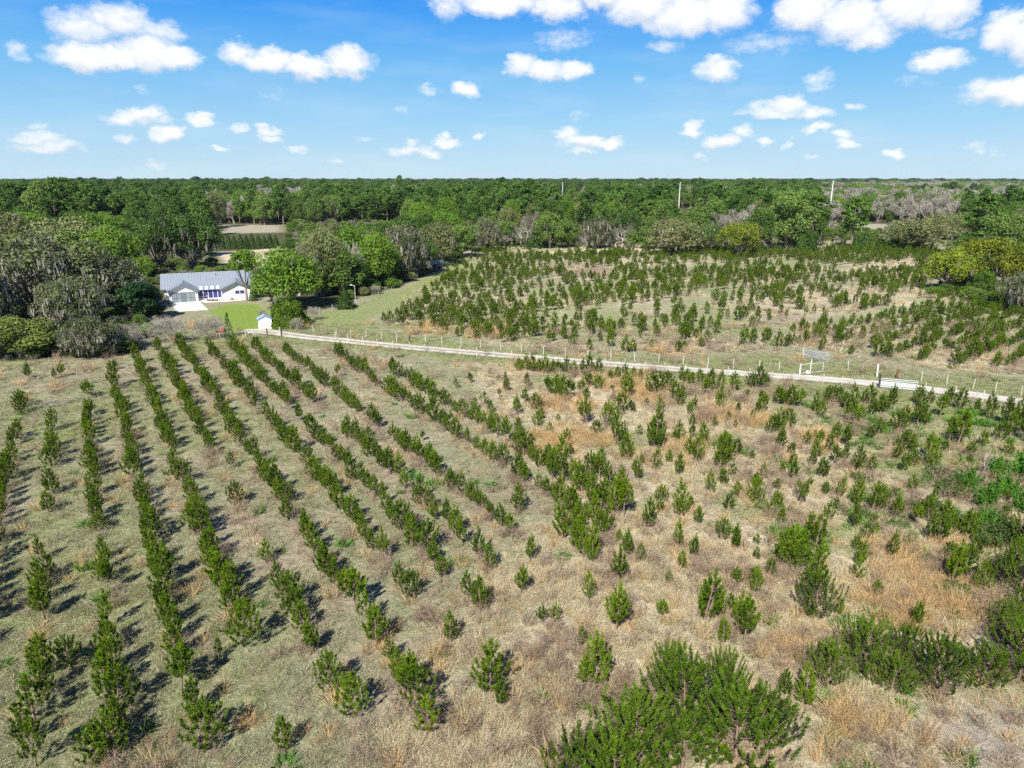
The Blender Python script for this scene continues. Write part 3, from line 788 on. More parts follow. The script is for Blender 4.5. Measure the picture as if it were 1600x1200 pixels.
def bare_tree(seed, h, spread=.55, depth=5, multi=1, tw=1.0, kids=3, part2='twigs'):
    """leafless tree: limbs forking into ever finer twigs"""
    g = np.random.default_rng(seed); G = Geo()
    def grow(p, d, L, r, lv):
        r = max(r, .0042 * h ** .5)
        m = p + d * L * .5 + g.normal(size=3) * L * .06; e = p + d * L + g.normal(size=3) * L * .08
        v, q = tube([p, m, e], [r, r * .8, r * .62], 5 if lv > 2 else 3)
        G.add('trunk' if lv >= depth - 1 else part2, v, q, g.random())
        if lv == 0: return
        for k in range(kids if lv > 1 else kids + 1):
            nd_ = unit(d + g.normal(size=3) * spread + np.array([0, 0, .12]))
            s = p + (e - p) * g.uniform(.55, 1.0)
            grow(s, nd_, L * g.uniform(.62, .86), r * .58, lv - 1)
    for k in range(multi):
        a = 6.283 * k / max(1, multi) + g.random()
        d = unit(np.array([math.cos(a) * .55, math.sin(a) * .55, 1.0])) if multi > 1 else np.array([0, 0, 1.0])
        grow(np.array([0, 0, -.05]) + d * .02, d, h * .30, .030 * h * tw / (multi ** .5), depth)
    return G

def bush(seed, Rr, h, n=2600, size=.16):
    g = np.random.default_rng(seed); G = Geo()
    for k in range(5):
        a = k * 1.257; v, q = tube([np.array([0, 0, -.05]), np.array([math.cos(a) * Rr * .5, math.sin(a) * Rr * .5, h * .6])], [.05, .02], 4); G.add('trunk', v, q)
    d = unit(g.normal(size=(n, 3))); d[:, 2] = np.abs(d[:, 2]) * 1.05 - .12
    lob = 1 + .10 * np.sin(d[:, 0] * 9 + seed) * np.sin(d[:, 1] * 8 + 2) + .07 * np.sin(d[:, 2] * 11)
    p = d * np.array([Rr, Rr, h]) * (lob * (.80 + .2 * g.random(n)))[:, None]
    p[:, 2] = np.maximum(p[:, 2], .05)
    s = size * (.6 + .8 * g.random(n))
    v, q = cards(p, unit(d + g.normal(size=(n, 3)) * .6), s, s * 1.4, g)
    G.add('crown', v, q, np.repeat(np.clip(.5 + .35 * np.sin(d[:, 0] * 7) * np.sin(d[:, 1] * 6) + g.normal(size=n) * .2, 0, 1), 4))
    return G

KIND = {}   # kind -> list of (part meshes, natural height, natural radius, single mesh)
def reg(kind, variants, mats):
    KIND[kind] = []
    for i, (G, h, r) in enumerate(variants):
        KIND[kind].append((G.meshes(kind, mats), h, r, G, mats))
def single(kind, i):
    G, mats = KIND[kind][i][3], KIND[kind][i][4]
    return G.single(kind + '_whole', mats)
OAKM = lambda leaf: {'trunk': M['bark'], 'crown': M[leaf], 'moss': M['moss']}
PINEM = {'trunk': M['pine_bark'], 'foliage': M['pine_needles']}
reg('young_pine', [(young_pine(100 + i, 2.3, w, wh, pe, 64, ba), 2.3, 2.3 * w) for i, (w, wh, pe, ba) in enumerate(
    [(.23, 5, 5, .20), (.20, 5, 4, .26), (.26, 5, 5, .14), (.16, 4, 4, .28), (.23, 5, 5, .18), (.20, 4, 5, .34), (.36, 5, 6, .08), (.22, 5, 4, .16), (.19, 5, 5, .24), (.27, 5, 5, .12), (.24, 4, 4, .22)])], PINEM)
reg('bushy_pine', [(young_pine(200 + i, 3.6, .48, 8, 8, 80, .06, .030, .62), 3.6, 1.9) for i in range(3)], {'trunk': M['pine_bark'], 'foliage': M['bush_needles']})
reg('mossy_oak', [(oak(300 + i, 7.5, 12, 250, .27, 3300, 46, low=.06, rmin=.12, rmax=.27), 12, 7.5) for i in range(3)], OAKM('oak_leaves'))
reg('light_mossy_oak', [(oak(310 + i, 7.5, 12, 300, .28, 800, 40, low=.20, rmin=.13, rmax=.30), 12, 7.5) for i in range(2)], OAKM('green_leaves'))
reg('sage_oak', [(oak(320 + i, 7.0, 11, 270, .28, 160, 34, low=.03), 11, 7.0) for i in range(2)], OAKM('sage_leaves'))
reg('bright_oak', [(oak(330 + i, 6.5, 11.5, 280, .29, 90 * (i == 0), 32, low=.06), 11.5, 6.5) for i in range(3)], OAKM('bright_leaves'))
reg('green_oak', [(oak(340 + i, 6.0, 13, 270, .31, 0, 34, low=.02), 13, 6.0) for i in range(3)], {'trunk': M['bark'], 'crown': M['green_leaves']})
reg('yellow_oak', [(oak(350 + i, 7.5, 11, 280, .29, 220, 32, low=.22), 11, 7.5) for i in range(2)], OAKM('yellow_leaves'))
reg('yard_tree', [(oak(333, 3.4, 10, 200, .26, 0, 20, low=.52), 10, 3.4)], OAKM('bright_leaves'))
reg('tall_pine', [(tall_pine(400 + i, 20, 4.0, lo, 34, 66), 20, 4.0) for i, lo in enumerate((.42, .55, .35))], {'trunk': M['bark'], 'crown': M['tall_needles']})
reg('bare_tree', [(bare_tree(500 + i, 11, .5, 6, 1, 1.0), 11, 5.0) for i in range(3)], {'trunk': M['pale_bark'], 'twigs': M['grey_twigs']})
reg('bare_shrub', [(bare_tree(520 + i, 4, .60, 5, 8, .50), 4, 3.0) for i in range(2)], {'trunk': M['pale_bark'], 'twigs': M['grey_twigs']})
def loose_shrub(seed, h, Rr, stems, leaves, size):
    g = np.random.default_rng(seed); G = Geo()
    for k in range(stems):
        a = g.random() * 6.283; r = Rr * g.uniform(.15, 1.0); L = h * g.uniform(.55, 1.0) * (1.1 - .45 * r / Rr)
        b = np.array([math.cos(a), math.sin(a), 0]) * r * .45; e = np.array([math.cos(a) * r, math.sin(a) * r, L]); m = (b + e) / 2 + g.normal(size=3) * .12
        v, q = tube([b, m, e], [.028, .02, .008], 4); G.add('trunk', v, q)
        t = g.uniform(.22, 1.05, leaves)[:, None]; sp = .30 * Rr / 2 * (1.25 - t)
        p = b + (e - b) * t + g.normal(size=(leaves, 3)) * sp
        s = size * g.uniform(.6, 1.4, leaves)
        v, q = cards(p, unit(g.normal(size=(leaves, 3)) + np.array([0, 0, .6])), s, s * 1.6, g)
        G.add('crown', v, q, np.repeat(np.clip(g.uniform(.15, .8) + g.normal(size=leaves) * .2, 0, 1), 4))
    return G
def grey_tree(seed):
    g = np.random.default_rng(seed); G = bare_tree(seed, 11, .45, 4, 1, .9)
    bl = [(np.array([g.normal() * 1.5, g.normal() * 1.5, g.uniform(4, 10)]), g.uniform(1.0, 1.7)) for k in range(16)]
    for c, r in bl:
        n = 130; p = c + unit(g.normal(size=(n, 3))) * (r * g.random(n) ** .5)[:, None]
        up = unit(g.normal(size=(n, 3)) * .5 + np.array([0, 0, 1.0]))
        v, q = cards(p, unit(g.normal(size=(n, 3))), .13, 1.1, g, up=up); G.add('twigs', v, q, np.repeat(g.random(n), 4))
    return G
reg('grey_tree', [(grey_tree(540 + i), 11, 3.4) for i in range(3)], {'trunk': M['pale_bark'], 'twigs': M['grey_twigs']})
reg('olive_oak', [(oak(395, 6.0, 8, 280, .26, 300, 36, low=.06), 8, 6.0)], OAKM('olive_leaves'))
reg('thicket_shrub', [(loose_shrub(397 + i, 2.6, 2.0, 34, 130, .10), 2.6, 2.0) for i in range(3)], {'trunk': M['bark'], 'crown': M['thicket_leaves']})
reg('dark_magnolia', [(oak(360, 4.5, 9, 260, .34, 0, 26, low=.05), 9, 4.5)], {'trunk': M['bark'], 'crown': M['dark_leaves']})
reg('cedar', [(cedar(370 + i, 6, 1.7), 6, 1.7) for i in range(3)], {'trunk': M['bark'], 'crown': M['cedar_leaves']})
reg('thin_cedar', [(cedar(377, 6, 1.5, 420, .2), 6, 1.5)], {'trunk': M['bark'], 'crown': M['cedar_leaves']})
reg('round_bush', [(bush(380, 4.0, 5.6, 9000, .21), 5.6, 4.0)], {'trunk': M['bark'], 'crown': M['shrub_leaves']})
reg('leafy_shrub', [(loose_shrub(390 + i, 3.4, 2.2, 30, 150, .13), 3.4, 2.2) for i in range(3)], {'trunk': M['bark'], 'crown': M['lime_leaves']})
reg('pale_snag', [(bare_tree(530, 5.5, .42, 4, 1, .42, 2), 5.5, 1.8)], {'trunk': M['pale_twigs'], 'twigs': M['pale_twigs']})

def plant(kind, xy, h, r, label, cat, group=None, var=None, rz=None, name=None):
    i = random.randrange(len(KIND[kind])) if var is None else var % len(KIND[kind])
    parts, nh, nr, _, _ = KIND[kind][i]
    root = empty(name or kind, (xy[0], xy[1], 0), random.uniform(0, 6.283) if rz is None else rz, (r / nr, r / nr, h / nh))
    if 'pine' in kind: root.rotation_euler.x, root.rotation_euler.y = random.gauss(0, .045), random.gauss(0, .045)
    for pn, me in parts.items(): part(pn, me, root)
    tag(root, label, cat, group)
    return root

# ------------------------------------------------------------------ young pines: measured from the rows of the plantation
PINES = []      # (X, Y, height, radius factor, where-text, order key)
for ri, (s, segs) in enumerate(ROWS):
    a, b = ROW_LINES[ri]; d = (b - a) / np.hypot(*(b - a))
    for (y0, y1) in segs:
        p0 = ground(ROW_VP[0] + s * (y1 - ROW_VP[1]), y1)[:2]; p1 = ground(ROW_VP[0] + s * (y0 - ROW_VP[1]), y0)[:2]
        L = np.hypot(*(p1 - p0)); n = max(1, int(round(L / 1.6)) + (1 if L > 1 else 0))
        for k in range(n):
            p = p0 + (p1 - p0) * (k / max(1, n - 1) if n > 1 else .5) + rng.normal(size=2) * np.array([.16, .2])
            if n > 3 and rng.random() < .05: continue
            PINES.append([p[0], p[1], rng.normal(2.25, .36) * (1 + .12 * (y1 > 950)), ('row', ri)])
MISFITS = [(111, 1045, 2.2, 6), (342, 1030, 1.6, 3), (360, 732, 1.8, 6), (528, 590, 2.0, 1), (150, 1196, 2.1, 6), (85, 592, 1.6, 3), (180, 578, 1.6, 3), (235, 588, 1.6, 3),
           (540, 622, 1.2, 3), (576, 682, 1.2, 3), (660, 690, 1.3, 1), (655, 790, 1.7, 0)]
for x, y, h, v in MISFITS:
    p = ground(x, y); PINES.append([p[0], p[1], h, ('stray', v)])
def zpts(ox, oy, k, s): return [(ox + q[0] * k, oy + q[1] * k, (q[2] if len(q) > 2 else 2.1)) for q in s]
SCATTER = (
    zpts(800, 540, .25, [(40, 165), (85, 160, 2.6), (130, 165, 2.6), (170, 172), (215, 178, 2.8), (260, 176), (300, 178), (345, 182, 2.6), (390, 184), (435, 186, 2.6), (480, 186, 3.2), (535, 182, 2.4),
        (90, 262), (75, 362), (30, 442, 2.4), (150, 402, 2.2), (160, 512), (40, 562), (240, 562, 1.6), (345, 604, 1.6), (440, 492, 3.2), (320, 345, 3), (270, 320, 2.6), (370, 330, 2.6), (220, 312, 2.6), (480, 262), (540, 275),
        (430, 310), (620, 222, 1.6), (660, 215, 2), (720, 322, 3), (690, 422, 2.6), (760, 420, 1.5), (880, 310, 3), (930, 305, 3), (910, 315, 2.6), (970, 272, 2.4), (1020, 350, 2.6), (1090, 235), (1065, 220), (1120, 245, 1.8), (1180, 240), (1215, 325, 2.8), (1240, 240, 2.2),
        (1300, 275, 2.6), (1390, 285, 2.6), (1490, 262), (1540, 275, 3.2), (1580, 260), (1295, 405, 3), (1560, 412, 2.4), (1530, 430, 1.6), (930, 422), (700, 200, 2.2), (760, 210, 1.7), (800, 215, 1.7), (600, 515, 2.8), (645, 625, 3.6), (690, 640, 2.6), (715, 712, 2.6), (900, 665, 4.2),
        (880, 640, 3), (1040, 602, 2.3), (1110, 695, 2.2), (1150, 745, 2.8), (1200, 612, 2.4), (1300, 775, 3.6), (1340, 740, 3), (1385, 692, 2), (890, 792, 2.3), (790, 842, 2.2), (1040, 822, 2.3), (1060, 1085, 3), (850, 1150, 2.4),
        (1240, 940, 2.2), (1520, 992, 2.3), (1530, 890, 1.5), (1160, 1120, 1.6), (680, 932, 2.4), (490, 845, 2.6), (550, 852, 2.6), (605, 905, 2.4), (250, 835, 2.6), (310, 862, 2.6), (210, 800, 2.4), (160, 765, 2.2), (320, 735, 2.6), (380, 885, 2.4), (440, 935, 2.8), (500, 1005, 2.9),
        (550, 1025, 2.6), (630, 1075, 3.4), (700, 1080, 3.2), (660, 1060, 2.8), (590, 1180, 2.3), (430, 1120, 3.4), (370, 1085, 2.8), (250, 1005, 2.7), (300, 1010, 2.7), (200, 935, 2.4), (140, 905, 2.4), (40, 1045, 2.4), (80, 885, 2.6),
        (10, 855, 2.6), (320, 1210, 2.8), (410, 1215, 2.8), (500, 1160, 1.8), (1120, 590, 1.8), (1410, 430, 1.6), (1350, 470, 1.2), (1270, 510, 1.3)])
    + zpts(800, 840, .3, [(90, 125, 1.9), (140, 132, 1.9), (30, 305, 2.1), (290, 30, 2.4), (330, 70, 2.4), (370, 110, 2.4), (415, 135, 2.8), (600, 112, 2.2), (665, 132, 1.6), (555, 240, 2.6), (400, 345, 2.1), (540, 490, 3.2), (220, 450, 1.4),
        (150, 450, 1.3), (860, 65, 2.2), (940, 112, 1.8), (360, 565, 1.3), (780, 410, 1.4), (1160, 75, 2.2), (1270, 122, 1.2), (1165, 255, 1.4), (1260, 300, 1.8), (1000, 440, 3.4), (1075, 440, 2.2), (1135, 385, 1.4), (1205, 565, 3), (1180, 480, 2.4), (1100, 560, 1.8), (440, 795, 3), (370, 800, 2), (1530, 900, 2.4), (1420, 830, 1.6)])
    + zpts(1120, 840, .3, [(740, 155, 2), (905, 120, 2.2), (940, 110, 1.8), (1215, 250, 3), (1290, 230, 2.6), (1380, 290, 2.2), (1215, 120, 1.5), (100, 240, 1.4), (200, 262, 1.6), (450, 900, 2.4), (1350, 90, 1.6)])
    + zpts(1200, 640, .25, [(80, 145, 2.6), (20, 150, 2.2), (70, 255, 2.2), (150, 130, 1.8), (235, 225, 1.8), (315, 235, 2), (490, 225, 2.4), (375, 275, 2.2), (345, 262, 1.8), (420, 195, 1.7), (860, 265, 2.2), (900, 255, 1.8), (990, 310, 2.6), (1180, 230, 4), (1130, 210, 3), (1215, 200, 2.8), (1030, 365, 2.4), (840, 385, 2), (550, 400, 2.8), (520, 390, 2), (640, 405, 2),
        (420, 350, 2.2), (345, 425, 2), (85, 405, 1.3), (160, 435, 1.8), (480, 330, 1.6), (355, 535, 1.3), (440, 555, 2.1), (200, 605, 2.2), (60, 630, 1.8), (75, 720, 1.6), (380, 695, 1.7), (540, 745, 2), (500, 740, 1.5), (550, 600, 2.4), (650, 655, 2.6), (700, 640, 2.2), (610, 820, 1.6), (660, 800, 1.3), (600, 640, 2.2), (800, 680, 2), (930, 740, 2), (1000, 700, 2), (150, 1000, 3), (90, 970, 2.6), (220, 960, 2.6), (290, 880, 3), (250, 840, 2.4),
        (290, 1150, 3.6), (570, 1015, 2.4), (780, 935, 2.2), (720, 920, 1.7), (1070, 845, 2.4), (1000, 830, 2.2), (1130, 800, 2), (1240, 820, 2.4), (270, 350, 1.4), (1450, 200, 2.4), (1510, 175, 2.6), (1560, 170, 3)])
    + zpts(1200, 520, .25, [(60, 450, 2.4), (100, 455, 2.4), (135, 470, 2.8), (195, 470, 2.4), (360, 450, 2.4), (400, 440, 2.2), (440, 440, 2.2), (330, 530, 2.2), (480, 480, 2.2), (540, 500, 3.2), (590, 460, 2.2), (630, 445, 2.8), (640, 520, 2), (700, 510, 2.6), (760, 495, 3), (545, 580, 2.4), (500, 560, 2.2), (580, 560, 2), (810, 620, 2.6),
        (850, 570, 2.2), (930, 590, 3), (960, 580, 2.6), (960, 470, 2.8), (920, 440, 2.2), (1000, 480, 2.6), (1070, 530, 2.8), (1120, 440, 2.2), (1195, 480, 2.8), (1300, 500, 1.8), (1400, 530, 2.8), (1380, 540, 2), (1500, 590, 3.2), (1550, 590, 3.2), (1590, 600, 2.8), (690, 640, 2), (640, 670, 1.6), (300, 460, 2), (1600, 680, 2.6), (420, 660, 2)]))
for x, y, h in SCATTER:
    p = ground(x, y)
    if all((p[0] - q[0]) ** 2 + (p[1] - q[1]) ** 2 > .45 for q in PINES): PINES.append([p[0], p[1], h, ('scatter', 0)])

def add_saplings():
    area = gpoly((700, 600), (960, 590), (1250, 625), (1580, 680), (1580, 980), (1250, 1010), (860, 990), (840, 760))
    P = np.array(area); n = 0
    for k in range(2600):
        p = np.array([rng.uniform(P[:, 0].min(), P[:, 0].max()), rng.uniform(P[:, 1].min(), P[:, 1].max())])
        if n >= 105: break
        if poly_sd(p[:1], p[1:], area)[0] > 0: continue
        if min((p[0] - q[0]) ** 2 + (p[1] - q[1]) ** 2 for q in PINES) < 2.6: continue
        PINES.append([p[0], p[1], rng.uniform(1.0, 1.9), ('scatter', 0)]); n += 1
add_saplings()
def rank_pines():
    out = []
    for p in PINES:
        x, y = project(p[0], p[1], p[2] * .5)
        dep = math.hypot(p[1], CAM_H)
        inside = -60 < x < 1640 and y < 1290
        out.append((p[2] / dep if inside else 0, x, y, p))
    out.sort(key=lambda t: -t[0]); return out
ranked = rank_pines()
SINGLE_PINES = [t for t in ranked if t[0] > 0][:292]
REST_PINES = [t[3] for t in ranked if t[0] > 0][292:]

def zone_text(x, y):
    if y > 1000: return 'low in the straw grass beside the big bushy pines' if x > 700 else 'by the front edge of the rows'
    if x > 1180:
        if y < 640: return 'on the grass strip below the metal gates'
        if y < 760: return 'in pale grass below the road gates'
        return 'in tall straw grass toward the shrub thicket'
    if y < 640: return 'in golden grass just below the road'
    if y < 760: return 'in golden grass right of the rows'
    if y < 860: return 'in the loose cluster right of the last row'
    return 'in bleached grass above the big bushy pines'

def build_pines():
    byrow, rest = {}, {}
    for t in SINGLE_PINES:
        k = t[3][3]
        if k[0] == 'row': byrow.setdefault(k[1], []).append(t)
        else: rest.setdefault(('stray pine between the rows') if k[0] == 'stray' else zone_text(t[1], t[2]), []).append(t)
    def size_word(h): return 'tall' if h > 2.6 else 'middling' if h > 2.05 else 'small'
    def put(t, label, var=None):
        p = t[3]; sc = p[3][0] == 'scatter'; h = p[2] * (1.1 if sc else 1)
        v = var if var is not None else random.choice([0, 1, 2, 3, 4, 5, 6, 7, 7, 8, 9, 10])
        nh, nr = KIND['young_pine'][v][1:3]
        rr = nr * h / nh * random.uniform(.88, 1.15) * (.76 if sc else .90) * (1.12 if h > 2.6 else 1)
        plant('young_pine', p, h, rr, label, 'pine tree', 'young pines of the near plantation', v, name='young_pine')
    nrow = len(ROWS)
    for r, ts in byrow.items():
        ts.sort(key=lambda t: -t[2])
        rowname = ordinal(r + 1) + ' row from the left'
        for i, t in enumerate(ts):
            put(t, f'{size_word(t[3][2])} young pine, {ordinal(i + 1)} from the near end of the {rowname}')
    for z, ts in rest.items():
        ts.sort(key=lambda t: t[1])
        for i, t in enumerate(ts):
            lab = f'{size_word(t[3][2])} {z}, {ordinal(i + 1)} of them from the left' if z.startswith('stray') else f'{size_word(t[3][2])} pine {z}, {ordinal(i + 1)} from the left'
            put(t, lab, t[3][3][1] if t[3][3][0] == 'stray' else None)
build_pines()

# ------------------------------------------------------------------ scattered cover: one object per kind, placed on points
def instancer(name, pts, rots, scls, idx, meshes, label, cat):
    """one stuff object: points that carry copies of a few plants"""
    n = len(pts)
    me = bpy.data.meshes.new(name)
    me.vertices.add(n); me.vertices.foreach_set('co', np.asarray(pts, np.float32).ravel())
    for an, ty, val, key in (('rot', 'FLOAT_VECTOR', rots, 'vector'), ('scl', 'FLOAT_VECTOR', scls, 'vector'), ('idx', 'INT', idx, 'value')):
        at = me.attributes.new(an, ty, 'POINT'); at.data.foreach_set(key, np.asarray(val, np.float32 if ty != 'INT' else np.int32).ravel())
    src = bpy.data.collections.new(name + '_kinds')
    for i, m in enumerate(meshes):
        src.objects.link(bpy.data.objects.new('%s_kind_%02d' % (name, i), m))
    ng = bpy.data.node_groups.new(name + '_scatter', 'GeometryNodeTree')
    ng.interface.new_socket('Geometry', in_out='INPUT', socket_type='NodeSocketGeometry')
    ng.interface.new_socket('Geometry', in_out='OUTPUT', socket_type='NodeSocketGeometry')
    N, L = ng.nodes, ng.links
    gi, go = N.new('NodeGroupInput'), N.new('NodeGroupOutput')
    ci = N.new('GeometryNodeCollectionInfo'); ci.inputs['Collection'].default_value = src
    ci.inputs['Separate Children'].default_value = True; ci.inputs['Reset Children'].default_value = True
    ip = N.new('GeometryNodeInstanceOnPoints'); ip.inputs['Pick Instance'].default_value = True
    def attr(an, ty):
        a = N.new('GeometryNodeInputNamedAttribute'); a.data_type = ty; a.inputs['Name'].default_value = an
        return [o for o in a.outputs if o.name == 'Attribute' and o.enabled][0]
    e2r = N.new('FunctionNodeEulerToRotation')
    L.new(attr('rot', 'FLOAT_VECTOR'), e2r.inputs[0])
    L.new(gi.outputs[0], ip.inputs['Points']); L.new(ci.outputs[0], ip.inputs['Instance'])
    L.new(e2r.outputs[0], ip.inputs['Rotation']); L.new(attr('scl', 'FLOAT_VECTOR'), ip.inputs['Scale']); L.new(attr('idx', 'INT'), ip.inputs['Instance Index'])
    L.new(ip.outputs[0], go.inputs[0])
    o = link(bpy.data.objects.new(name, me))
    md = o.modifiers.new('scatter', 'NODES'); md.node_group = ng
    tag(o, label, cat, kind='stuff')
    return o

def rand_rot(n, tilt=.12):
    return np.stack([rng.normal(size=n) * tilt, rng.normal(size=n) * tilt, rng.random(n) * 6.283], axis=1)

def far_pines():
    """the plantation beyond the road: rows run away to the right; thinner where grass shows"""
    dirv = unit(np.array([math.sin(R(52)), math.cos(R(52))])); nrm = np.array([-dirv[1], dirv[0]])
    o = np.array([60.0, 200.0]); P = []
    for i in range(-60, 60):
        for s in np.arange(-190, 190, 1.5):
            P.append(o + nrm * i * 4.2 + dirv * s + rng.normal(size=2) * .32)
    P = np.array(P); x, y = P[:, 0], P[:, 1]
    keep = poly_sd(x, y, FAR_FIELD) < -1.0
    for p in LANES: keep &= poly_sd(x, y, p) > .3
    for p in STRAW_FAR[:2]: keep &= poly_sd(x, y, p) > 0
    uu, vv = x * dirv[0] + y * dirv[1], x * nrm[0] + y * nrm[1]
    dens = .42 + .56 * smooth01(fbm(uu * .3, vv, 7.5, 91, 3), .38, .56)
    dens = np.where(poly_sd(x, y, gpoly((1160, 545), (1180, 490), (1400, 480), (1500, 560), (1350, 566))) < 0, dens * .95, dens)
    dense = gpoly((1040, 398), (1240, 388), (1440, 378), (1440, 440), (1330, 412), (1200, 404)), gpoly((1330, 420), (1450, 408), (1440, 455), (1350, 460))
    for p in dense: dens = np.maximum(dens, .98 * (poly_sd(x, y, p) < 0))
    for p in STRAW_FAR[2:] + RUST_FAR: dens = np.where(poly_sd(x, y, p) < 0, .12, dens)
    # the pale open part near the gates
    keep &= rng.random(len(x)) < dens
    return P[keep]
def rest_of_pines():
    F = far_pines()
    extra = np.array([[p[0], p[1]] for p in REST_PINES])
    eh = np.array([p[2] for p in REST_PINES])
    n = len(F); h = rng.normal(2.35, .5, n).clip(1.1, 3.8)
    # a dark young stand left of the pole and right of the far field
    P = np.concatenate([F, extra]); H = np.concatenate([h, eh])
    k = H / 2.3; w = k * rng.uniform(.9, 1.25, len(P))
    instancer('young_pine_rows', np.concatenate([P, np.zeros((len(P), 1))], axis=1), rand_rot(len(P), .05), np.stack([w, w, k], axis=1),
              rng.integers(0, 11, len(P)), [single('young_pine', i) for i in range(11)],
              'smaller young pines in broken rows across the far field and scattered in the straw grass', 'pine plantation')
    print('near pines', len(PINES), 'single', len(SINGLE_PINES), 'rest', len(P))
rest_of_pines()

def tuft(seed, n, rad, L, w, flop, mat, lo=.5):
    g = np.random.default_rng(seed); G = Geo()
    a = g.random(n) * 6.283; r = rad * np.sqrt(g.random(n))
    b = np.stack([np.cos(a) * r, np.sin(a) * r, np.full(n, -.02)], axis=1)
    ln = L * (lo + (1 - lo) * g.random(n) * 1.4); el = np.clip(g.normal(flop, .28, n), .08, 1.5)
    a2 = a + g.normal(size=n) * .9
    d = np.stack([np.cos(a2) * np.cos(el), np.sin(a2) * np.cos(el), np.sin(el)], axis=1)
    tip = b + d * ln[:, None]
    bend = np.stack([0 * ln, 0 * ln, ln * .18 * np.cos(el)], axis=1)
    v, q = blades(b, tip, w * (.6 + .8 * g.random(n)), bend, g)
    G.add('b', v, q, np.repeat(g.random(n), 6))
    return G.single('tuft', {'b': M[mat]})
def weed(seed, n, rad, L, mat):
    g = np.random.default_rng(seed); G = Geo()
    for k in range(n):
        a = g.random() * 6.283; r = rad * g.random()
        b = np.array([math.cos(a) * r, math.sin(a) * r, -.02]); t = b + np.array([math.cos(a) * L * .35 * g.random(), math.sin(a) * L * .35 * g.random(), L * g.uniform(.6, 1.1)])
        m = (b + t) / 2 + g.normal(size=3) * .04
        v, q = blades(b[None], t[None], .016, (g.normal(size=3) * .05)[None], g); G.add('b', v, q, g.random())
        for j in range(5):
            s = b + (t - b) * g.uniform(.35, .95); e = s + np.array([g.normal() * .18, g.normal() * .18, g.uniform(.06, .24)]) * L
            v, q = blades(s[None], e[None], .013, np.zeros((1, 3)), g); G.add('b', v, q, g.random())
    return G.single('weed', {'b': M[mat]})

def sample_points(n, x0, x1, y0, y1):
    """random ground points inside the camera's spread, thinning with distance"""
    y = y0 * (y1 / y0) ** rng.random(n)                      # denser near
    x = rng.uniform(-1, 1, n) * (y * .80 + 11)
    return x, y
def road_clear(x, y, w=1.3):
    keep = np.ones(len(x), bool)
    for i in range(0, len(ROAD), 2): keep &= (x - ROAD[i, 0]) ** 2 + (y - ROAD[i, 1]) ** 2 > w * w
    return keep

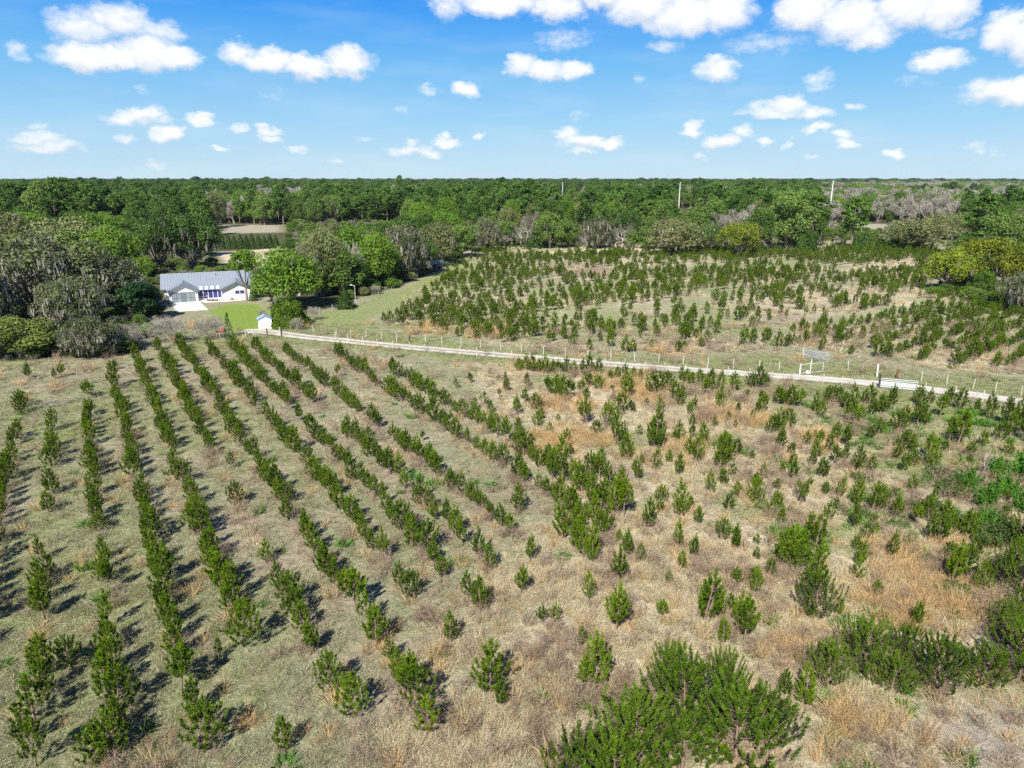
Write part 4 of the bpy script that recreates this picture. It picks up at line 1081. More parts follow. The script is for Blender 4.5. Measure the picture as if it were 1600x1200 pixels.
def lane_w(x, y):
    o = np.zeros(len(x))
    for p in LANES: o = np.maximum(o, smooth01(-poly_sd(x, y, p), -1.5, .5))
    return o
def build_cover():
    # matted short grass everywhere near
    def lay(name, n, weight, meshes, smin, smax, label, cat, y0=19, y1=125, grow=.008, tilt=.15):
        x, y = sample_points(n, 0, 0, y0, y1)
        z = zones(x, y); w = weight(x, y, z) * (1 - z['litter'] * .9) * (1 - .97 * z['lawn'])
        k = (rng.random(n) < w) & road_clear(x, y)
        x, y = x[k], y[k]; m = len(x)
        s = rng.uniform(smin, smax, m) * (1 + grow * np.maximum(0, y - 30))
        instancer(name, np.stack([x, y, np.zeros(m)], axis=1), rand_rot(m, tilt), np.stack([s, s, s * rng.uniform(.7, 1.1, m)], axis=1), rng.integers(0, len(meshes), m), meshes, label, cat)
        print(name, m)
    lay('matted_grass', 110000, lambda x, y, z: (.8 - .45 * z['straw'] - .3 * z['gold'] - .4 * z['dirt']) * smooth01(fbm(x, y, 1.6, 19, 2), .36, .62), [tuft(700 + i, 34, .30, .26, .013, .35, 'sage_blades') for i in range(3)] + [tuft(705 + i, 46, .28, .36, .013, .38, 'sage_blades') for i in range(3)], .6, 1.15,
        'short matted grey green grass covering the field between the pine rows', 'grass')
    lay('straw_grass', 105000, lambda x, y, z: (.04 + .9 * z['straw'] + .12 * z['rust'] - .3 * z['green']) * (.12 + .9 * smooth01(fbm(x, y, 2.0, 29, 2), .40, .60)) * (.15 + .85 * smooth01(fbm(x, y, 6, 37, 3), .40, .56)), [tuft(710 + i, 40, .28, .48, .014, .7, 'straw') for i in range(4)] + [tuft(715 + i, 110, .50, .58, .013, .55 + .2 * i, 'straw') for i in range(2)], .5, 1.15,
        'bleached straw coloured dead grass matted over the rough field', 'grass')
    lay('golden_grass', 42000, lambda x, y, z: .012 + .75 * z['gold'] + .05 * z['straw'] + .05 * z['rust'], [tuft(720 + i, 60, .22, .85, .014, .95, 'gold') for i in range(4)], .6, 1.35,
        'golden brown bunch grass standing in tussocks among the young pines', 'grass')
    lay('green_grass', 60000, lambda x, y, z: .85 * z['green'], [tuft(730 + i, 36, .28, .26, .014, .5, 'sedge') for i in range(4)], .6, 1.4,
        'fresh green grass along the road verges and in damp patches', 'grass')
    lay('dead_weeds', 42000, lambda x, y, z: .02 + .40 * z['rust'] + .05 * z['straw'] - .1 * z['green'] + .42 * smooth01(fbm(x, y, 3.6, 61, 3), .56, .66) * (.2 + .8 * (x > 0)) * (1 - z['dirt']), [weed(740 + i, 14, .3, .95, 'weeds') for i in range(4)], .55, 1.3,
        'brown dead weed stalks standing along the pine rows', 'weeds')
    lay('leafy_weeds', 16000, lambda x, y, z: .01 + .45 * z['green'] * (x > 18) * (y < 75) , [tuft(750 + i, 60, .3, .55, .04, .8, 'weed_leaves') for i in range(3)], .6, 1.5,
        'low leafy green weeds growing through the straw grass', 'weeds')
    lay('far_field_grass', 52000, lambda x, y, z: (poly_sd(x, y, FAR_FIELD) < 2) * (.10 + .6 * z['straw'] + .6 * z['rust']) * (1 - lane_w(x, y)) * smooth01(fbm(x, y, 4, 17), .42, .58) * (y > 98), [tuft(760 + i, 50, .5, .8, .04, .8, m) for i, m in enumerate(('straw', 'straw', 'weeds', 'sage_blades'))], .6, 1.4,
        'tall dry tan grass between the pines of the far field', 'grass', 96, 290, 0, .1)
build_cover()

def build_undergrowth():
    n = 14000
    y = 95 * (430 / 95) ** rng.random(n); x = rng.uniform(-1, 1, n) * (y * .80 + 10)
    z = zones(x, y)
    near_house = poly_sd(x, y, [(-78, 138), (-50, 128), (-36, 150), (-50, 178), (-86, 172)]) < 0
    yard = poly_sd(x, y, gpoly((395, 530), (395, 470), (480, 478), (560, 470), (610, 455), (600, 500))) < 0
    openf = poly_sd(x, y, gpoly((330, 345), (450, 345), (450, 428), (335, 428))) < 0
    k = (z['litter'] > .45) & ~near_house & ~openf & ~yard & road_clear(x, y, 4) & (rng.random(n) < .75)
    x, y = x[k], y[k]; m = len(x)
    h = rng.uniform(.6, 2.6, m) * (.7 + y / 400); idx = rng.integers(0, 6, m)
    kinds = [('green_oak', 0), ('bright_oak', 1), ('sage_oak', 1), ('bare_shrub', 0), ('green_oak', 2), ('bare_shrub', 1)]
    nat = np.array([KIND[k_][i_][1] for k_, i_ in kinds])[idx]; nr = np.array([KIND[k_][i_][2] for k_, i_ in kinds])[idx]
    w = h * rng.uniform(.5, .9, m) / nr
    instancer('undergrowth', np.stack([x, y, np.zeros(m)], axis=1), rand_rot(m, .05), np.stack([w, w, h / nat], axis=1), idx, [single(k_, i_) for k_, i_ in kinds],
              'scrubby undergrowth of low bushes and twigs beneath the trees', 'undergrowth')
    print('undergrowth', m)
build_undergrowth()

# ------------------------------------------------------------------ trees one can tell apart
def tree_px(kind, x, yb, yt, wpx, label, cat='tree', group=None, var=None, name=None):
    p = ground(x, yb); h = height_at(yt, p[1] + 1.5); r = span(wpx, p[1]) * .5
    return plant(kind, p, max(h, .5), r, label, cat, group, var, name=name)
HERO = [
    ('mossy_oak', 62, 500, 357, 205, 'huge grey mossy live oak at the left edge of the frame', 0),
    ('mossy_oak', 168, 488, 388, 140, 'grey mossy live oak between the huge oak and the dark magnolia', 1),
    ('mossy_oak', 120, 520, 425, 120, 'mossy live oak half hidden in front of the huge grey oak', 2),
    ('mossy_oak', -40, 530, 400, 150, 'mossy oak cut off by the left frame edge', 1),
    ('olive_oak', 35, 556, 492, 130, 'low yellow green oak at the corner of the near field', 0),
    ('mossy_oak', 145, 556, 490, 108, 'small shaggy mossy oak beside the low yellow green oak', 0),
    ('bare_shrub', 208, 545, 492, 56, 'grey twiggy shrub right of the small shaggy oak', 0),
    ('bare_shrub', 264, 536, 478, 84, 'wide bare grey shrub below the concrete driveway', 1),
    ('bare_shrub', 330, 530, 482, 66, 'bare grey shrub over the red cover', 0),
    ('thin_cedar', 358, 528, 486, 17, 'narrow cedar beside the bare shrub and red cover', 0),
    ('dark_magnolia', 216, 500, 436, 78, 'dark glossy magnolia left of the white house', 0),
    ('dark_magnolia', 236, 480, 440, 34, 'small dark evergreen against the left house corner', 0),
    ('light_mossy_oak', 300, 424, 328, 112, 'tall mossy oak with green top behind the white house', 0),
    ('light_mossy_oak', 252, 428, 332, 88, 'tall oak on a bare grey trunk behind the house roof', 1),
    ('bright_oak', 180, 440, 345, 84, 'bright green oak left of the tall oaks behind the house', 1),
    ('bright_oak', 222, 440, 398, 46, 'small bright green tree beside the left end of the house', 2),
    ('sage_oak', 112, 432, 332, 118, 'pale sage green oak above the huge grey oak', 0),
    ('sage_oak', 30, 420, 328, 110, 'pale green oak at the left edge above the mossy oaks', 1),
    ('bright_oak', 2, 415, 322, 60, 'bright green tree cut by the left frame edge', 0),
    ('yard_tree', 386, 470, 388, 46, 'light green yard tree with bare trunk over the right end of the house', 0),
    ('bright_oak', 452, 482, 380, 122, 'broad bright green oak right of the house', 0),
    ('light_mossy_oak', 425, 474, 412, 60, 'mossy shaded oak under the broad bright oak', 0),
    ('bare_tree', 468, 462, 350, 84, 'olive grey half bare tree behind the broad bright oak', 0),
    ('sage_oak', 505, 462, 352, 80, 'olive green oak behind the yard lamp', 1),
    ('bare_tree', 545, 458, 358, 80, 'silvery bare tree in the middle of the tree line', 1),
    ('green_oak', 540, 462, 385, 76, 'shaded green tree behind the yard lamp and pen', 0),
    ('bright_oak', 588, 448, 356, 70, 'fresh green tree left of the mossy oak by the shed', 2),
    ('bright_oak', 545, 440, 347, 70, 'fresh green treetop above the silvery bare tree', 1),
    ('mossy_oak', 628, 434, 345, 92, 'grey mossy oak left of the small blue roofed shed', 2),
    ('light_mossy_oak', 655, 428, 370, 70, 'dark shaded oak touching the small blue roofed shed', 1),
    ('sage_oak', 684, 414, 341, 84, 'olive green oak behind the small blue roofed shed', 0),
    ('green_oak', 722, 402, 345, 60, 'dense green tree right of the blue roofed shed', 1),
    ('mossy_oak', 758, 392, 337, 66, 'grey mossy oak at the right tip of the tree line', 0),
    ('round_bush', 451, 509, 463, 64, 'round clipped green bush beside the white pump house', 0),
    ('bare_shrub', 464, 517, 487, 32, 'pale bare shrub in front of the round clipped bush', 1),
    ('bare_shrub', 411, 500, 476, 24, 'small grey shrub behind the white pump house', 0),
    ('bare_shrub', 492, 500, 470, 40, 'bare shrub right of the round clipped bush', 1),
    ('cedar', 540, 482, 450, 32, 'small dark cedar beside the metal yard lamp', 1),
    ('cedar', 396, 470, 446, 14, 'small dark shrub at the right house corner', 2),
    ('bare_tree', 690, 424, 398, 30, 'small bare pinkish tree beside the blue roofed shed', 2),
    ('green_oak', 858, 388, 328, 56, 'dark green oak at the left end of the back tree line', 0),
    ('bare_tree', 826, 388, 310, 44, 'tall bare grey tree above the far field left end', 0),
    ('mossy_oak', 932, 388, 336, 62, 'grey mossy oak behind the pale straw strip', 1),
    ('bare_tree', 972, 388, 342, 44, 'pale bare tree between the mossy oak and sage oak', 1),
    ('sage_oak', 1050, 398, 335, 100, 'large sage green oak with a hollow side facing the far field', 0),
    ('yellow_oak', 1152, 402, 344, 78, 'round yellow green oak right of the large sage oak', 1),
    ('light_mossy_oak', 1105, 396, 350, 60, 'dull green oak between the sage oak and yellow green oak', 0),
    ('sage_oak', 1432, 392, 338, 116, 'broad sage green oak right of the white power pole', 1),
    ('yellow_oak', 1478, 455, 386, 84, 'yellow oak at the left tip of the right hand grove', 0),
    ('yellow_oak', 1535, 452, 366, 110, 'tall yellow oak in the middle of the right hand grove', 1),
    ('yellow_oak', 1602, 462, 376, 100, 'yellow oak cut off by the right frame edge', 0),
    ('bright_oak', 1534, 462, 418, 34, 'small bright green tree shaded under the yellow oaks', 2),
    ('mossy_oak', 1598, 488, 418, 84, 'grey mossy oak in front of the yellow oaks', 2),
    ('green_oak', 1568, 420, 326, 80, 'dark green tree rising behind the yellow oaks', 1),
    ('tall_pine', 1532, 410, 302, 60, 'dark pine rising above the yellow oaks', 0),
    ('green_oak', 1228, 388, 290, 84, 'big round green tree left of the white power pole', 2),
    ('tall_pine', 1262, 386, 303, 44, 'dark pine just left of the white power pole', 1),
    ('tall_pine', 1330, 388, 306, 46, 'dark pine just right of the white power pole', 2),
    ('green_oak', 1185, 392, 320, 60, 'dark green tree behind the round yellow green oak', 0),
    ('pale_snag', 1536, 745, 668, 44, 'white leafless sapling standing above the bright green shrubs', 0),
    ('leafy_shrub', 1538, 795, 738, 46, 'bright green leafy shrub below the white leafless sapling', 0),
    ('leafy_shrub', 1566, 775, 725, 40, 'bright green shrub right of the white leafless sapling', 1),
    ('leafy_shrub', 1594, 750, 690, 46, 'tall bright green shrub at the right frame edge', 1),
    ('leafy_shrub', 1600, 800, 745, 50, 'lower bright green shrub at the right frame edge', 0),
    ('leafy_shrub', 1510, 768, 718, 40, 'bright green shrub at the foot of the white leafless sapling', 2),
    ('leafy_shrub', 1556, 742, 700, 36, 'upright bright green shrub behind the other bright shrubs', 2),
    ('leafy_shrub', 1540, 825, 778, 50, 'leafy bright shrub at the front of the right hand thicket', 1),
    ('thicket_shrub', 1470, 745, 715, 50, 'dull green shrub behind the bright shrubs and the leafless sapling', 1),
    ('thicket_shrub', 1590, 905, 850, 80, 'dark shaded shrub low at the right frame edge', 0),
    ('thicket_shrub', 1490, 925, 890, 60, 'lone low shrub in golden grass left of the right edge pines', 2),
    ('thicket_shrub', 1490, 772, 735, 60, 'dull green shrub left of the bright green shrubs', 0),
    ('thicket_shrub', 1446, 800, 768, 64, 'low dull green shrub at the thicket left tip', 1),
    ('thicket_shrub', 1500, 822, 785, 70, 'dull green shrub below the bright green shrubs', 1),
    ('thicket_shrub', 1545, 850, 800, 74, 'large dull green shrub in the right hand thicket', 0),
    ('thicket_shrub', 1598, 850, 795, 80, 'large dark green shrub cut by the right frame edge', 1),
    ('thicket_shrub', 1400, 822, 798, 46, 'small dull green shrub in straw grass left of the thicket', 0),
    ('thicket_shrub', 1240, 870, 838, 60, 'low green shrub in straw grass above the lone bushy pine', 1),
    ('thicket_shrub', 1345, 752, 728, 40, 'small low green shrub right of the scattered pines', 1),
]
CAT = {'thicket_shrub': 'shrub', 'bare_shrub': 'shrub', 'round_bush': 'bush', 'leafy_shrub': 'shrub', 'pale_snag': 'dead tree'}
def build_heroes():
    for k, x, yb, yt, w, lab, v in HERO: tree_px(k, x, yb, yt, w, lab, CAT.get(k, 'tree'), None, v, name={'pale_snag': 'dead_sapling'}.get(k, k))
    # bushy pines of the foreground and the right edge
    big = [(985, 1190, 3.8, 2.3), (1070, 1140, 4.3, 2.3), (1150, 1200, 4.4, 2.6), (1065, 1225, 3.6, 2.3), (1195, 1165, 3.0, 1.6), (905, 1235, 3.0, 1.9), (960, 1260, 3.4, 2.2), (1050, 1100, 3.6, 1.4), (1130, 1110, 3.4, 1.5),
           (1276, 968, 3.4, 1.5), (1292, 1070, 2.7, 1.4), (1348, 1052, 3.5, 1.6), (1392, 1082, 2.3, 1.2), (1462, 1085, 3.5, 1.8), (1412, 1040, 2.6, 1.1), (1532, 1068, 2.5, 1.5), (1592, 1058, 3.8, 2.0), (1566, 1000, 2.6, 1.2),
           (1590, 935, 4.2, 1.9), (1620, 880, 4.0, 2.0), (1235, 890, 2.4, 1.3), (1640, 1090, 3.2, 1.8), (1610, 985, 3.2, 1.6), (1655, 800, 5.0, 2.6)]
    words = ['of the foreground clump', 'of the clump at bottom centre']
    A = sorted([b for b in big if b[0] < 1210]); B = sorted([b for b in big if b[0] >= 1210])
    for grp, txt in ((A, 'in the clump at the bottom centre'), (B, 'of the right hand thicket')):
        for i, (x, y, h, r) in enumerate(grp):
            p = ground(x, y)
            plant('bushy_pine', p, h, r * 1.02, f'{"large" if h > 3.5 else "medium"} bushy pine {txt}, {ordinal(i + 1)} of {len(grp)} from the left', 'pine tree', 'bushy pines of the foreground', i, name='bushy_pine')
    # the row of dark young trees behind the house, and low conifers along the field
    xs = [348, 358, 367, 377, 386, 395, 405, 414, 423, 432]
    for i, x in enumerate(xs):
        tree_px('cedar', x, 389 - i * .15, 364 + (i * 7) % 5, 13, f'dark conical tree in the row behind the tan field, {ordinal(i + 1)} from the left', 'tree', 'conical trees in a row behind the house', i, name='conical_tree')
build_heroes()

def build_wood_edge():
    """trees of the wood one can still tell apart, by kind along its front"""
    T = []
    def row(x0, x1, n, yb, yt, w, kinds):
        for i in range(n):
            x = x0 + (x1 - x0) * (i + .5) / n + random.uniform(-6, 6)
            if abs(x - 1300) < 24 or (abs(x - 1062) < 20 and yt < 322): continue
            T.append((random.choice(kinds), x, yb + random.uniform(-3, 3), yt + random.uniform(-7, 6), w * random.uniform(.8, 1.25)))
    def slope(xa, ya, xb, yb_, n, tall, w, kinds):
        for i in range(n):
            f = (i + random.random()) / n; x = xa + (xb - xa) * f; yb = ya + (yb_ - ya) * f
            T.append((random.choice(kinds), x, yb, yb - tall * random.uniform(.8, 1.15), w * random.uniform(.8, 1.2)))
    slope(470, 440, 740, 384, 12, 72, 56, ['green_oak', 'sage_oak', 'bright_oak', 'sage_oak', 'green_oak'])
    slope(480, 425, 700, 376, 8, 66, 56, ['sage_oak', 'bright_oak', 'green_oak'])
    slope(470, 470, 620, 438, 6, 60, 50, ['green_oak', 'bright_oak', 'green_oak'])
    slope(-20, 452, 230, 420, 8, 76, 70, ['sage_oak', 'bright_oak', 'green_oak'])
    slope(-20, 400, 240, 378, 9, 62, 56, ['sage_oak', 'bright_oak', 'green_oak', 'bright_oak'])
    slope(-30, 470, 110, 455, 4, 70, 80, ['mossy_oak', 'sage_oak'])
    slope(750, 384, 1200, 392, 10, 48, 48, ['sage_oak', 'bare_tree', 'green_oak', 'bare_tree'])
    slope(230, 408, 322, 400, 3, 66, 50, ['green_oak', 'sage_oak'])
    slope(1490, 440, 1640, 452, 5, 74, 60, ['green_oak', 'yellow_oak', 'sage_oak'])
    row(400, 800, 16, 352, 306, 34, ['tall_pine', 'tall_pine', 'green_oak', 'bright_oak', 'green_oak', 'tall_pine'])
    row(470, 830, 14, 342, 292, 34, ['tall_pine', 'tall_pine', 'green_oak', 'bright_oak'])
    row(340, 480, 7, 347, 314, 30, ['green_oak', 'tall_pine', 'bright_oak'])
    row(700, 860, 6, 372, 322, 36, ['bare_tree', 'green_oak', 'sage_oak'])
    row(790, 1200, 16, 372, 312, 40, ['tall_pine', 'green_oak', 'green_oak', 'sage_oak', 'bare_tree', 'bright_oak'])
    row(800, 1320, 20, 358, 291, 40, ['tall_pine', 'tall_pine', 'green_oak', 'tall_pine'])
    row(-20, 150, 8, 372, 280, 46, ['tall_pine', 'tall_pine', 'green_oak'])
    row(140, 350, 9, 358, 304, 40, ['tall_pine', 'green_oak', 'bare_tree', 'bright_oak', 'sage_oak'])
    row(1350, 1480, 7, 346, 312, 34, ['grey_tree', 'bare_tree', 'grey_tree', 'green_oak'])
    row(1440, 1640, 7, 376, 334, 44, ['tall_pine', 'green_oak', 'green_oak', 'sage_oak'])
    row(1330, 1640, 16, 338, 304, 26, ['grey_tree', 'grey_tree', 'bare_tree', 'grey_tree', 'green_oak'])
    row(1060, 1300, 9, 388, 352, 32, ['green_oak', 'cedar', 'green_oak'])
    row(1240, 1430, 9, 392, 366, 20, ['cedar'])
    row(790, 1000, 8, 386, 360, 26, ['bare_tree', 'cedar', 'bare_shrub', 'green_oak'])
    noun = {'tall_pine': 'tall pine', 'green_oak': 'dense green tree', 'bright_oak': 'bright green tree', 'bare_tree': 'bare grey tree', 'grey_tree': 'twiggy grey tree', 'sage_oak': 'pale sage tree', 'mossy_oak': 'mossy grey oak', 'yellow_oak': 'yellow green oak', 'cedar': 'dark conical tree', 'bare_shrub': 'bare shrub'}
    by = {}
    for t in T: by.setdefault(t[0], []).append(t)
    for k, ts in by.items():
        ts.sort(key=lambda t: t[1])
        zones_ = (('left of the house', -999, 330), ('behind the houseside trees', 330, 800), ('behind the far field', 800, 1310), ('right of the white pole', 1310, 9999))
        for zt, a, b in zones_:
            zs = [t for t in ts if a <= t[1] < b]
            for i, t in enumerate(zs):
                tree_px(k, t[1], t[2], t[3], t[4], f'{noun[k]} in the wood {zt}, {ordinal(i + 1)} such from its left', 'tree', 'trees along the edge of the wood', None, name=k)
build_wood_edge()

def far_woods():
    """the forest to the horizon: reads as one mass"""
    P, S, I = [], [], []
    clear = PALE_FIELD + TAN_FIELD
    kinds = [('tall_pine', 0), ('tall_pine', 1), ('green_oak', 0), ('green_oak', 1), ('sage_oak', 0), ('bare_tree', 0), ('bare_tree', 1), ('bright_oak', 1), ('tall_pine', 2), ('grey_tree', 0), ('grey_tree', 1), ('light_mossy_oak', 0)]
    nat = [KIND[k][i][1] for k, i in kinds]
    def scatter(y0, y1, cell, hmean, wmul, seed):
        g = np.random.default_rng(seed)
        ys = np.arange(y0, y1, cell)
        for y in ys:
            half = y * .86 + 60
            n = int(2 * half / cell)
            x = -half + (np.arange(n) + g.random(n)) * 2 * half / n; yy = y + g.random(n) * cell
            keep = np.ones(n, bool)
            for p in clear: keep &= poly_sd(x, yy, p) > 6
            # stand back from the fields: only beyond the edge trees
            keep &= poly_sd(x, yy, gpoly((-300, 600), (-300, 384), (150, 378), (335, 372), (470, 352), (790, 356), (860, 384), (1240, 384), (1340, 376), (1380, 348), (1480, 352), (1640, 384), (2300, 440), (2300, 2400), (-900, 2400))) > 4
            for xp, Yp in ((1300, 419), (1062, 650), (879, 1100)): keep &= ~((np.abs(x / yy - (xp - 800) / FPX / (math.cos(PITCH) + CAM_H / Yp * math.sin(PITCH))) < 30 / FPX) & (yy < Yp))
            x, yy = x[keep], yy[keep]; m = len(x)
            if not m: continue
            sel = fbm(x, yy, 170, 301); sel2 = fbm(x, yy, 90, 331)
            u = g.random(m)
            idx = np.where(u < .30, 0, np.where(u < .52, 1, np.where(u < .70, 8, np.where(u < .84, 2, np.where(u < .93, 3, 7)))))
            bare = (sel > .63) | ((x / yy > .42) & (sel > .20) & (yy > 410) & (yy < 1900))
            idx = np.where(u > .955, 11, idx)
            idx = np.where(bare & (u < .90), np.where(u < .40, 9, np.where(u < .8, 10, 5)), idx)
            idx = np.where((sel2 > .60) & (u < .7), np.where(u < .35, 4, 7), idx)
            h = g.normal(hmean, hmean * .17, m) * np.where(np.isin(idx, (0, 1, 8)), 1.05, np.where(np.isin(idx, (5, 6, 9, 10)), .82, .86))
            k = h / np.array(nat)[idx]
            P.append(np.stack([x, yy, np.zeros(m)], axis=1)); I.append(idx)
            w = k * wmul * g.uniform(.9, 1.25, m) * np.where(np.isin(idx, (2, 3, 4, 7)), .85, 1)
            S.append(np.stack([w, w, k], axis=1))
    scatter(290, 700, 7.4, 15.5, .86, 1)
    scatter(700, 1500, 9.5, 17, 1.08, 2)
    scatter(1500, 3200, 22, 19, 2.2, 3)
    scatter(3200, 9000, 60, 21, 5.0, 4)
    P, S, I = np.concatenate(P), np.concatenate(S), np.concatenate(I)
    rot = np.zeros((len(P), 3)); rot[:, 2] = rng.random(len(P)) * 6.283
    instancer('forest', P, rot, S, I, [single(k, i) for k, i in kinds], 'dark pine forest with bare grey stands stretching to the horizon', 'forest')
    print('forest', len(P))
far_woods()

# ------------------------------------------------------------------ the house
HO, HT = ground(265, 474), R(23)
def house_part_root(name, label, cat): return tag(empty(name, HO, HT), label, cat)
def build_house():
    h = house_part_root('house', 'white ranch house with blue grey metal roof and purple blue screened porch', 'house')
    # walls: main body, garage wing, right wing
    w = Box()
    w.box(-.9, 16.6, 3.4, 14.6, -.1, 2.6)
    w.prism([(3.4, 2.6), (14.6, 2.6), (9.0, 4.85)], 'x', -.9, 16.6)
    w.obj('wall', 'white_paint', h)
    g = Box(); g.prism([(0, -.1), (5.6, -.1), (5.6, 2.45), (2.8, 3.75), (0, 2.45)], 'y', 0, 3.39); gw = g.obj('wall', 'white_paint', h)
    r = Box(); r.prism([(10.4, -.1), (16.3, -.1), (16.3, 2.45), (13.4, 3.75), (10.4, 2.45)], 'y', -.5, 3.38); rw = r.obj('wall', 'white_paint', h)
    sd = Box()
    for k in range(10): sd.box(10.41, 16.29, -.512, -.505, .12 + k * .25, .135 + k * .25)
    # roofs
    m = Box()
    m.sheet([(-1.6, 2.8, 2.52), (17.2, 2.8, 2.52), (17.2, 9.0, 5.02), (-1.6, 9.0, 5.02)], .14)
    m.sheet([(-1.6, 9.0, 5.021), (17.2, 9.0, 5.021), (17.2, 15.2, 2.52), (-1.6, 15.2, 2.52)], .14)
    roof = m.obj('roof', 'roof_metal', h)
    s = Box()
    for k in range(32):
        x = -1.4 + k * .6
        s.sheet([(x, 2.82, 2.565), (x + .05, 2.82, 2.565), (x + .05, 8.98, 5.055), (x, 8.98, 5.055)], .05)
    s.bar((-1.6, 9.0, 5.05), (17.2, 9.0, 5.05), .09); s.obj('roof_seam', 'roof_metal', roof)
    for nm, x0, x1, xm, yf in (('a', -.45, 6.05, 2.8, -.5), ('b', 9.95, 16.75, 13.4, -1.0)):
        q = Box()
        q.sheet([(x0, yf, 2.42), (xm, yf, 3.98), (xm, 6.9, 3.98), (x0, 6.9, 2.42)], .12)
        q.sheet([(xm, yf, 3.981), (x1, yf, 2.42), (x1, 6.9, 2.42), (xm, 6.9, 3.981)], .12)
        rf = q.obj('roof', 'roof_metal', h)
        s = Box()
        for k in range(7):
            t0 = (k + .5) / 7
            for xa, sg in ((x0, 1), (x1, -1)):
                x = xa + (xm - xa) * t0; z = 2.42 + 1.56 * t0 + .05
                s.sheet([(x, yf + .02, z), (x + .05, yf + .02, z + .05 * sg * 1.56 / abs(xm - xa)), (x + .05, 6.8, z + .05 * sg * 1.56 / abs(xm - xa)), (x, 6.8, z)], .05)
        s.obj('roof_seam', 'roof_metal', rf)
        f = Box()
        f.sheet([(x0, yf - .03, 2.44), (xm, yf - .03, 4.0), (xm, yf - .03, 3.66), (x0, yf - .03, 2.10)], .06)
        f.sheet([(x1, yf - .03, 2.44), (xm, yf - .03, 4.0), (xm, yf - .03, 3.66), (x1, yf - .03, 2.10)], .06)
        f.obj('fascia', 'roof_shade', h)
    v = Box(); v.bar((9.5, 7.6, 4.3), (9.5, 7.6, 4.85), .09); v.bar((9.5, 7.6, 4.85), (9.5, 7.6, 4.9), .14); v.obj('roof_vent', 'roof_shade', h)
    # garage screen: five glazed bays
    b = Box(); b.box(.62, 5.02, -.05, -.004, .05, 2.15); gs = b.obj('garage_screen', 'glass_grey', h)
    fr = Box()
    for k in range(6): fr.box(.58 + k * .88, .66 + k * .88, -.10, -.051, .05, 2.15)
    for z in (.05, .95, 2.10): fr.box(.66, 4.98, -.095, -.052, z, z + .07)
    fr.obj('screen_frame', 'roof_shade', gs)
    d = Box(); d.box(2.42, 3.18, -.08, -.053, .12, 2.08); d.obj('screen_door', 'roof_shade', gs)
    for x in (.35, 5.3):
        la = Box(); la.box(x - .08, x + .08, -.16, -.003, 1.75, 2.0); la.bar((x, -.09, 2.0), (x, -.09, 2.08), .05); la.obj('wall_lamp', 'post_dark', h)
    # screened porch
    p = Box(); p.box(5.62, 10.38, 1.3, 1.45, 0, .42); p.obj('porch_wall', 'white_paint', h)
    sc = Box(); sc.box(5.66, 10.36, 1.36, 1.40, .421, 2.2); ps = sc.obj('porch_screen', 'screen_blue', h)
    fr = Box()
    for x in (5.62, 6.55, 6.68, 7.6, 8.55, 9.5, 10.28): fr.box(x, x + .09, 1.28, 1.359, .422, 2.2)
    fr.box(5.72, 7.6, 1.29, 1.358, .42, .50); fr.box(5.72, 7.6, 1.29, 1.358, .86, .93); fr.box(5.6, 10.39, 1.27, 1.44, 2.2, 2.28)
    fr.obj('porch_frame', 'white_paint', ps)
    pr = Box(); pr.sheet([(5.55, .85, 2.34), (10.42, .85, 2.34), (10.42, 3.0, 2.80), (5.55, 3.0, 2.80)], .07); prr = pr.obj('porch_roof', 'roof_metal', h)
    pp = Box()
    for k in range(4):
        x = 6.0 + k * 1.12; pp.sheet([(x, .9, 2.38), (x + .62, .9, 2.38), (x + .62, 2.9, 2.81), (x, 2.9, 2.81)], .025)
    pp.obj('light_panel', 'clear_panel', prr)
    fl = Box(); fl.box(5.62, 10.38, -.2, 1.28, -.1, .10); fl.obj('porch_step', 'concrete', h)
    # right wing window with purple shutters
    wn_ = Box(); wn_.box(13.0, 14.9, -.535, -.503, 1.25, 2.0); wi = wn_.obj('window', 'screen_blue', h)
    fr = Box(); fr.box(12.95, 13.02, -.56, -.503, 1.18, 2.07); fr.box(14.88, 14.95, -.56, -.503, 1.18, 2.07); fr.box(13.9, 14.0, -.56, -.536, 1.25, 2.0)
    fr.box(12.95, 14.95, -.57, -.503, 1.10, 1.18); fr.box(12.95, 14.95, -.56, -.503, 2.0, 2.07); fr.obj('window_frame', 'white_paint', wi)
    sd.obj('siding_joint', 'roof_shade', h)
    # side wall window of the left end
    e = Box(); e.box(-.94, -.901, 6.0, 7.2, 1.0, 2.0); e.obj('window', 'car_glass', h)
    # things beside the house
    P = lambda u, v_: (HO[0] + u * math.cos(HT) - v_ * math.sin(HT), HO[1] + u * math.sin(HT) + v_ * math.cos(HT), 0)
    ac = tag(empty('air_conditioner', P(-1.9, 3.2), HT), 'square pale air conditioner beside the left house wall', 'air conditioner')
    b = Box(); b.box(-.45, .45, -.45, .45, 0, .95); b.obj('casing', 'pole_white', ac)
    b = Box(); b.bar((0, 0, .951), (0, 0, 1.0), .36, 12); b.obj('fan_grille', 'roof_shade', ac)
build_house()

